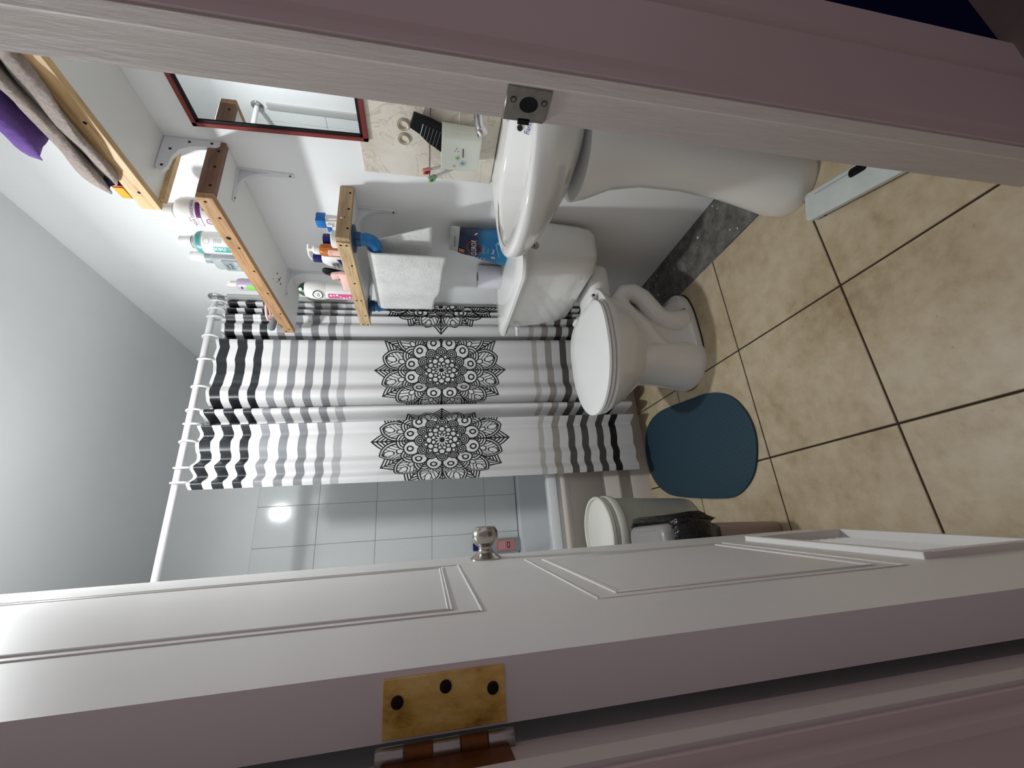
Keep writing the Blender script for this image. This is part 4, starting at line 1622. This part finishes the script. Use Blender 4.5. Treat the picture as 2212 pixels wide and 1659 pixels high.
t = thing('comb_case', 'black ribbed comb case leaning out of the cream tumbler', 'comb', (1.05, .835, .868))
bm = B()
poly = [(.835, .868), (.875, .868), (.872, .962), (.846, 1.000), (.822, 1.024), (.807, 1.047), (.772, 1.036), (.785, .990), (.800, .955)]
lo = [bm.verts.new((1.046, p[0], p[1])) for p in poly]
hi = [bm.verts.new((1.062, p[0], p[1])) for p in poly]
for i in range(len(poly)):
    j = (i + 1) % len(poly)
    bm.faces.new((lo[i], lo[j], hi[j], hi[i]))
bm.faces.new(lo)
bm.faces.new(hi)
finish('case', bm, 'black_plastic', t)
for k in range(6):
    f = k / 6
    a = Vector((1.0455, .792 + .020 * f, 1.018 - .055 * f - .006))
    e = Vector((1.0455, .826 + .040 * f, 1.020 - .050 * f))
    bm = B()
    tube(bm, [a, e], .0013, 6)
    finish('rib', bm, 'grey_metal' if k == 0 else 'dark_print', t)


def toothbrush(label, base, tip, hm, bm_, group):
    t = thing('toothbrush', label, 'toothbrush', base, group)
    base, tip = Vector(base), Vector(tip)
    d = (tip - base).normalized()
    bm = B()
    tube(bm, [base, base + (tip - base) * .5, tip - d * .030, tip - d * .024], [.0045, .0045, .0035, .0025], 10)
    finish('handle', bm, 'clear_bottle', t)
    bm = B()
    tube(bm, [tip - d * .026, tip - d * .022, tip - d * .004, tip], [.004, .0065, .0065, .003], 10)
    finish('head', bm, hm, t)
    side = Vector((-1, .25, .1)).normalized()
    for k in range(3):
        q = tip - d * (.021 - k * .007)
        bm = B()
        cyl(bm, q + side * .003, side, .0034, .010, 10)
        finish('bristles', bm, bm_[k], t)
    return t


toothbrush('toothbrush with dull red head in the cream tumbler', (1.050, .885, .868), (1.030, .928, 1.016), 'rose_plastic', ['red_print', 'red_print', 'rose_plastic'], 'toothbrushes in the tumbler')
toothbrush('toothbrush with bright green head in the cream tumbler', (1.058, .895, .868), (1.030, .955, .998), 'grey_print', ['lime_plastic', 'green_plastic', 'lime_plastic'], 'toothbrushes in the tumbler')
for yy, tx in ((.829, 'clear suction ring stuck to the marble tile, nearer the mirror'), (.872, 'clear suction ring stuck to the marble tile, nearer the lowest shelf')):
    bm = B()
    lathe(bm, [(.0105, 0), (.0110, .004), (.0135, .0055), (.0150, .003), (.0165, .005), (.0180, .003), (.0185, 0)], (XR - .0081, yy, 1.0655), (-1, 0, 0), 28, False, False)
    for v in bm.verts:
        pass
    tag(finish('suction_ring', bm, 'silicone_ring'), tx, 'suction ring', 'suction rings on the splash tile')

# ------------------------------------------------------------------ on the cistern lid
ZL = .7008
bag = thing('cleaner_pouch', 'blue plastic pouch of toilet cleaner leaning on the wall atop the cistern', 'pouch', (1.045, 1.255, ZL))
m, b, x = new_mat('pouch_print')
pz = x.sep(x.n('ShaderNodeNewGeometry').outputs['Position'])
zn = x.m('DIVIDE', x.m('SUBTRACT', pz[2], ZL), .22)
f = x.noise(28, 4, 0.6, x.coord())
zz = x.m('ADD', zn, x.m('MULTIPLY', x.m('SUBTRACT', f, .5), .12))
col = x.ramp(zz, [(0.0, '#1f86b8'), (0.22, '#1c6fa6'), (0.42, '#1f6f9e'), (0.58, '#17324f'), (0.80, '#131f3a')])
col = x.mix(x.m('GREATER_THAN', zn, 0.845), col, '#c6c6c4')
sq = x.n('ShaderNodeTexVoronoi')
sq.inputs['Scale'].default_value = 150
drop = x.m('MULTIPLY', x.m('LESS_THAN', sq.outputs[0], 0.35), x.m('LESS_THAN', zn, 0.16))
m.node_tree.links.new(x.mix(x.m('MULTIPLY', drop, .5), col, '#5fb4d8'), b.inputs['Base Color'])
b.inputs['Roughness'].default_value = 0.28
m.node_tree.links.new(x.bump(x.noise(24, 3, 0.5, x.coord()), 0.5, 0.008), b.inputs['Normal'])


def bag_sec(t):
    """near edge y, far edge y, middle x, half thickness, z at height fraction t"""
    ya = 1.160 + .020 * t
    yb = 1.352 - .044 * t
    return ya, yb, 1.040 + .024 * t, .022 * (1 - t) ** .8 + .0015, ZL + .219 * t


def bag_pt(px, py, lift=.0012):
    t = py / .219
    ya, yb, xm, th, z = bag_sec(t)
    yc = (ya + yb) / 2
    w_ = (yb - ya) / 2
    q = max(-1, min(1, -px / w_))
    return Vector((xm - th * math.sqrt(max(0.0, 1 - q * q)) - lift, yc - px, z))


rings = []
for k in range(15):
    t = k / 14
    ya, yb, xm, th, z = bag_sec(t)
    rings.append([(xm - th * math.sin(a) * (1 if True else 0), (ya + yb) / 2 + (yb - ya) / 2 * math.cos(a) + .002 * math.sin(19 * t), z) for a in [2 * PI * i / 32 for i in range(32)]])
bm = B()
loft(bm, rings)
pch = finish('pouch', bm, 'pouch_print', bag)


def on_bag(name, bm, m, px, py, lift=.0014, rot=0.0):
    ca, sa = math.cos(rot), math.sin(rot)
    xform(bm, lambda p: bag_pt(px + p.x * ca - p.y * sa, py + p.x * sa + p.y * ca, lift))
    return finish(name, bm, m, pch, smooth=False)


def poly_bm(pts, n=1):
    bm = B()
    bm.faces.new([bm.verts.new((p[0], p[1], 0)) for p in pts])
    return bm


def hexlogo(sx, sy):
    return poly_bm([(-.046 * sx, .0), (-.036 * sx, .018 * sy), (0, .030 * sy), (.026 * sx, .022 * sy), (.046 * sx, .002 * sy), (.012 * sx, -.026 * sy), (-.010 * sx, -.032 * sy)])


on_bag('logo_border', hexlogo(1.0, 1.0), 'red_print', -.012, .128, .0018, .12)
on_bag('logo_field', hexlogo(.82, .80), 'navy_print', -.012, .128, .0024, .12)
on_bag('lettering', text_bm('CLOROX', .027, .76), 'white_print', -.012, .128, .0030, .10)
on_bag('lettering', text_bm('EXPERT', .017, .85), 'lightblue_print', -.008, .091, .0018)
on_bag('lettering', text_bm('Discos', .014, .9), 'lightblue_print', -.008, .077, .0018)
on_bag('lettering', text_bm('5en1', .016), 'white_print', -.004, .057, .0020)
on_bag('lettering', text_bm('SOLUCIÓN TOTAL', .0085, .85), 'navy_print', -.006, .200, .0020)
on_bag('small_print', rect_bm(.050, .0012, 6), 'grey_print', -.004, .1925, .0020)
on_bag('red_square', rect_bm(.020, .020, 2), 'salmon_print', -.045, .172, .0020)
bm = rect_bm(.0035, .070, 1)
on_bag('brush_picture', bm, 'lightblue_print', .006, .042, .0020, -1.25)
on_bag('brush_picture', disc_bm(.012, 14, .6), 'lightblue_print', .045, .040, .0020, .5)
on_bag('brush_picture', disc_bm(.0075, 14), 'white_print', -.040, .052, .0020)
on_bag('brush_picture', disc_bm(.0040, 10), 'red_print', -.040, .052, .0026)
for k in range(4):
    on_bag('icon', disc_bm(.003, 8), 'white_print', -.066 + .001 * k, .122 - .013 * k, .0020)
on_bag('logo_mark', rect_bm(.016, .008, 2), 'red_print', .060, .128, .0020, -.7)
on_bag('logo_mark', rect_bm(.013, .004, 2), 'white_print', .060, .128, .0026, -.7)

rl = thing('toilet_roll', 'white toilet paper roll standing on the cistern beside the blue pouch', 'toilet paper', (1.040, 1.440, ZL))
bm = B()
lathe(bm, [(.020, 0), (.0465, 0), (.0470, .002), (.0470, .093), (.0465, .095), (.020, .095), (.020, 0)], (1.0425, 1.440, ZL), (0, 0, 1), 36, False, False)
bmesh.ops.remove_doubles(bm, verts=bm.verts, dist=1e-6)
finish('paper', bm, 'toilet_paper', rl)
bm = B()
lathe(bm, [(.0185, .001), (.0198, .001), (.0198, .0945), (.0185, .0945)], (1.0425, 1.440, ZL), (0, 0, 1), 24, False, False)
finish('core', bm, 'cardboard_bag', rl)

# ------------------------------------------------------------------ on the floor
out = [(0.399, 1.735), (0.439, 1.708), (0.472, 1.659), (0.486, 1.585), (0.486, 1.532), (0.477, 1.439), (0.465, 1.331), (0.458, 1.263), (0.444, 1.211), (0.42, 1.159), (0.387, 1.122),
       (0.339, 1.094), (0.295, 1.083), (0.254, 1.082), (0.206, 1.096), (0.154, 1.124), (0.121, 1.161), (0.096, 1.211), (0.087, 1.256), (0.09, 1.313), (0.102, 1.416), (0.119, 1.532),
       (0.137, 1.618), (0.174, 1.685), (0.219, 1.728), (0.275, 1.750), (0.333, 1.753)]


def chaikin(p, it=2):
    for _ in range(it):
        q = []
        for i in range(len(p)):
            a, b_ = p[i], p[(i + 1) % len(p)]
            q.append((.75 * a[0] + .25 * b_[0], .75 * a[1] + .25 * b_[1]))
            q.append((.25 * a[0] + .75 * b_[0], .25 * a[1] + .75 * b_[1]))
        p = q
    return p


bm = prism(B(), chaikin(out), .0005, .0075, .0025)
tag(finish('bath_mat', bm, 'mat_teal'), 'dark teal foam bath mat with rounded sides on the floor tiles', 'mat')

sc_t = thing('bathroom_scale', 'scuffed white bathroom scale on the floor against the basin pedestal', 'scale', (.73, .56, 0))
P0 = Vector((.728, .692, 0))
LD, WD_ = Vector((-.275, -.961, 0)), Vector((.961, -.275, 0))
sm = lambda p: P0 + LD * p[0] + WD_ * p[1] + Vector((0, 0, p[2]))
bm = B()
loft(bm, [rrect(0.004, .296, .004, .070, .010, .012, 4), rrect(0, .300, 0, .074, .012, .015, 4), rrect(0, .300, 0, .074, .012, .026, 4), rrect(.003, .297, .003, .071, .010, .0285, 4)])
plate = finish('plate', xform(bm, sm), 'marble_slab', sc_t)
bm = bx(B(), .030, .270, .060, .0615, .0275, .0292)
finish('groove', xform(bm, sm), 'grey_print', sc_t)
bm = B()
prism(bm, [(p[0], p[1]) for p in rrect(.118, .160, .048, .069, .008, 0, 4)], .028, .0292)
finish('dial_window', xform(bm, sm), 'black_plastic', sc_t)
for (u_, v_) in ((.03, .015), (.03, .058), (.27, .015), (.27, .058)):
    bm = B()
    cyl(bm, (u_, v_, 0.0), (0, 0, 1), .010, .0125, 14)
    finish('foot', xform(bm, sm), 'black_plastic', sc_t)

bc = (.006, 1.552)
bk_ = thing('bucket', 'tall translucent plastic bucket standing against the bath panel', 'bucket', (*bc, 0))
turned('bucket_body', [(.100, .0005), (.108, .003), (.112, .020), (.129, .335), (.131, .350), (.127, .350), (.125, .335), (.108, .022), (.100, .010), (.0001, .009)], bc, 0, 'bucket_plastic', bk_, 48)
turned('rim', [(.1300, .362), (.1345, .360), (.1350, .372), (.1320, .376), (.1275, .374), (.1270, .350), (.1305, .350), (.1310, .356)], bc, 0, 'bucket_rim', bk_, 48)
turned('rim_band', [(.1300, .318), (.1350, .316), (.1365, .324), (.1365, .340), (.1340, .344), (.1300, .342)], bc, 0, 'bucket_rim', bk_, 48)
bm = B()
loft(bm, [[(-.035 + .052 * w_ * math.cos(2 * PI * i / 16) * (1 + .12 * math.sin(3 * i)), 1.560 + .052 * w_ * math.sin(2 * PI * i / 16), z_) for i in range(16)]
          for w_, z_ in ((.9, .012), (1.05, .10), (1.1, .22), (1.0, .290), (.75, .335), (.3, .345))])
tag(finish('paper_bag', bm, 'cardboard_bag', None, ang=25), 'crumpled brown paper bag standing inside the translucent bucket', 'bag')

bn = thing('trash_bin', 'mauve swing-lid trash bin with black liner, half hidden by the door', 'trash bin', (-.056, 1.185, 0))
T_ = lambda x0_, x1_, y0_, y1_, z_, r_=.020: rrect(x0_, x1_, y0_, y1_, r_, z_, 5)
bm = B()
loft(bm, [T_(-.112, .002, 1.092, 1.268, .0005), T_(-.115, .005, 1.089, 1.271, .004), T_(-.124, .015, 1.080, 1.286, .285), T_(-.124, .015, 1.080, 1.286, .300)])
finish('bin_body', bm, 'mauve_plastic', bn)
bm = B()
loft(bm, [T_(-.130, .016, 1.0765, 1.2895, .322), T_(-.131, .020, 1.0735, 1.2925, .328), T_(-.130, .020, 1.0735, 1.2925, .346), T_(-.126, .017, 1.077, 1.289, .368, .025),
          T_(-.118, .010, 1.086, 1.280, .378, .025), T_(-.112, .004, 1.094, 1.272, .3795, .022), T_(-.110, .002, 1.097, 1.269, .3775, .020)])
finish('bin_lid', bm, 'grey_lid', bn)
bm = B()
rnd = random.Random(11)
rings = []
n = 44
for k, (z_, e_) in enumerate(((.350, .004), (.360, .020), (.350, .036), (.325, .044), (.300, .046), (.272, .042), (.248, .032), (.228, .018))):
    base_ = rrect(-.126 - .0, .016, 1.078, 1.288, .022, z_, 10)
    cxm, cym = -.055, 1.183
    pts = []
    for i, p in enumerate(base_):
        d_ = Vector((p[0] - cxm, p[1] - cym, 0))
        L_ = d_.length
        e2_ = e_ * (.90 + .10 * math.sin(i * 1.7 + k * .6) + .12 * math.sin(i * .53 + .8 * k))
        q = Vector(p) + d_ / L_ * max(.003, e2_)
        q.x = max(q.x, XL + .003)
        q.z = z_ + (.012 * math.sin(i * .9) if k == 7 else .003 * math.sin(i * 1.3 + k))
        pts.append(q)
    rings.append(pts)
loft(bm, rings, False, False)
o = finish('liner', bm, 'black_bag', bn, ang=60)
md = o.modifiers.new('thickness', 'SOLIDIFY')
md.thickness = .0012

# ------------------------------------------------------------------ shampoo on the bath rim
c = (-.010, 2.4185)
t = thing('shampoo_bottle', 'clear bottle with pink label and navy cap on the far bath rim', 'bottle', (*c, .4905))
bm = B()
O_ = lambda hx, hy, z: [(c[0] + hx * math.cos(2 * PI * i / 28), c[1] + hy * math.sin(2 * PI * i / 28), .4905 + z) for i in range(28)]
loft(bm, [O_(.034, .019, 0), O_(.037, .021, .004), O_(.037, .021, .160), O_(.034, .020, .185), O_(.020, .014, .200), O_(.013, .012, .205)])
finish('body', bm, 'clear_bottle', t)
turned('cap', [(.017, .204), (.019, .206), (.021, .255), (.019, .262), (.0001, .263)], c, .4905, 'navy_plastic', t)
flat_label('label', rect_bm(.054, .098), 'rose_plastic', t, (c[0], c[1] - .0218, .4905 + .085), (1, 0, 0), (0, 0, 1))
flat_label('brand_box', rect_bm(.030, .014), 'dark_print', t, (c[0], c[1] - .0222, .4905 + .070), (1, 0, 0), (0, 0, 1))
flat_label('small_print', rect_bm(.020, .004), 'white_print', t, (c[0], c[1] - .0226, .4905 + .070), (1, 0, 0), (0, 0, 1))
for k in range(4):
    flat_label('small_print', rect_bm(.036, .0035), 'pink_plastic', t, (c[0], c[1] - .0222, .4905 + .120 - k * .009), (1, 0, 0), (0, 0, 1))
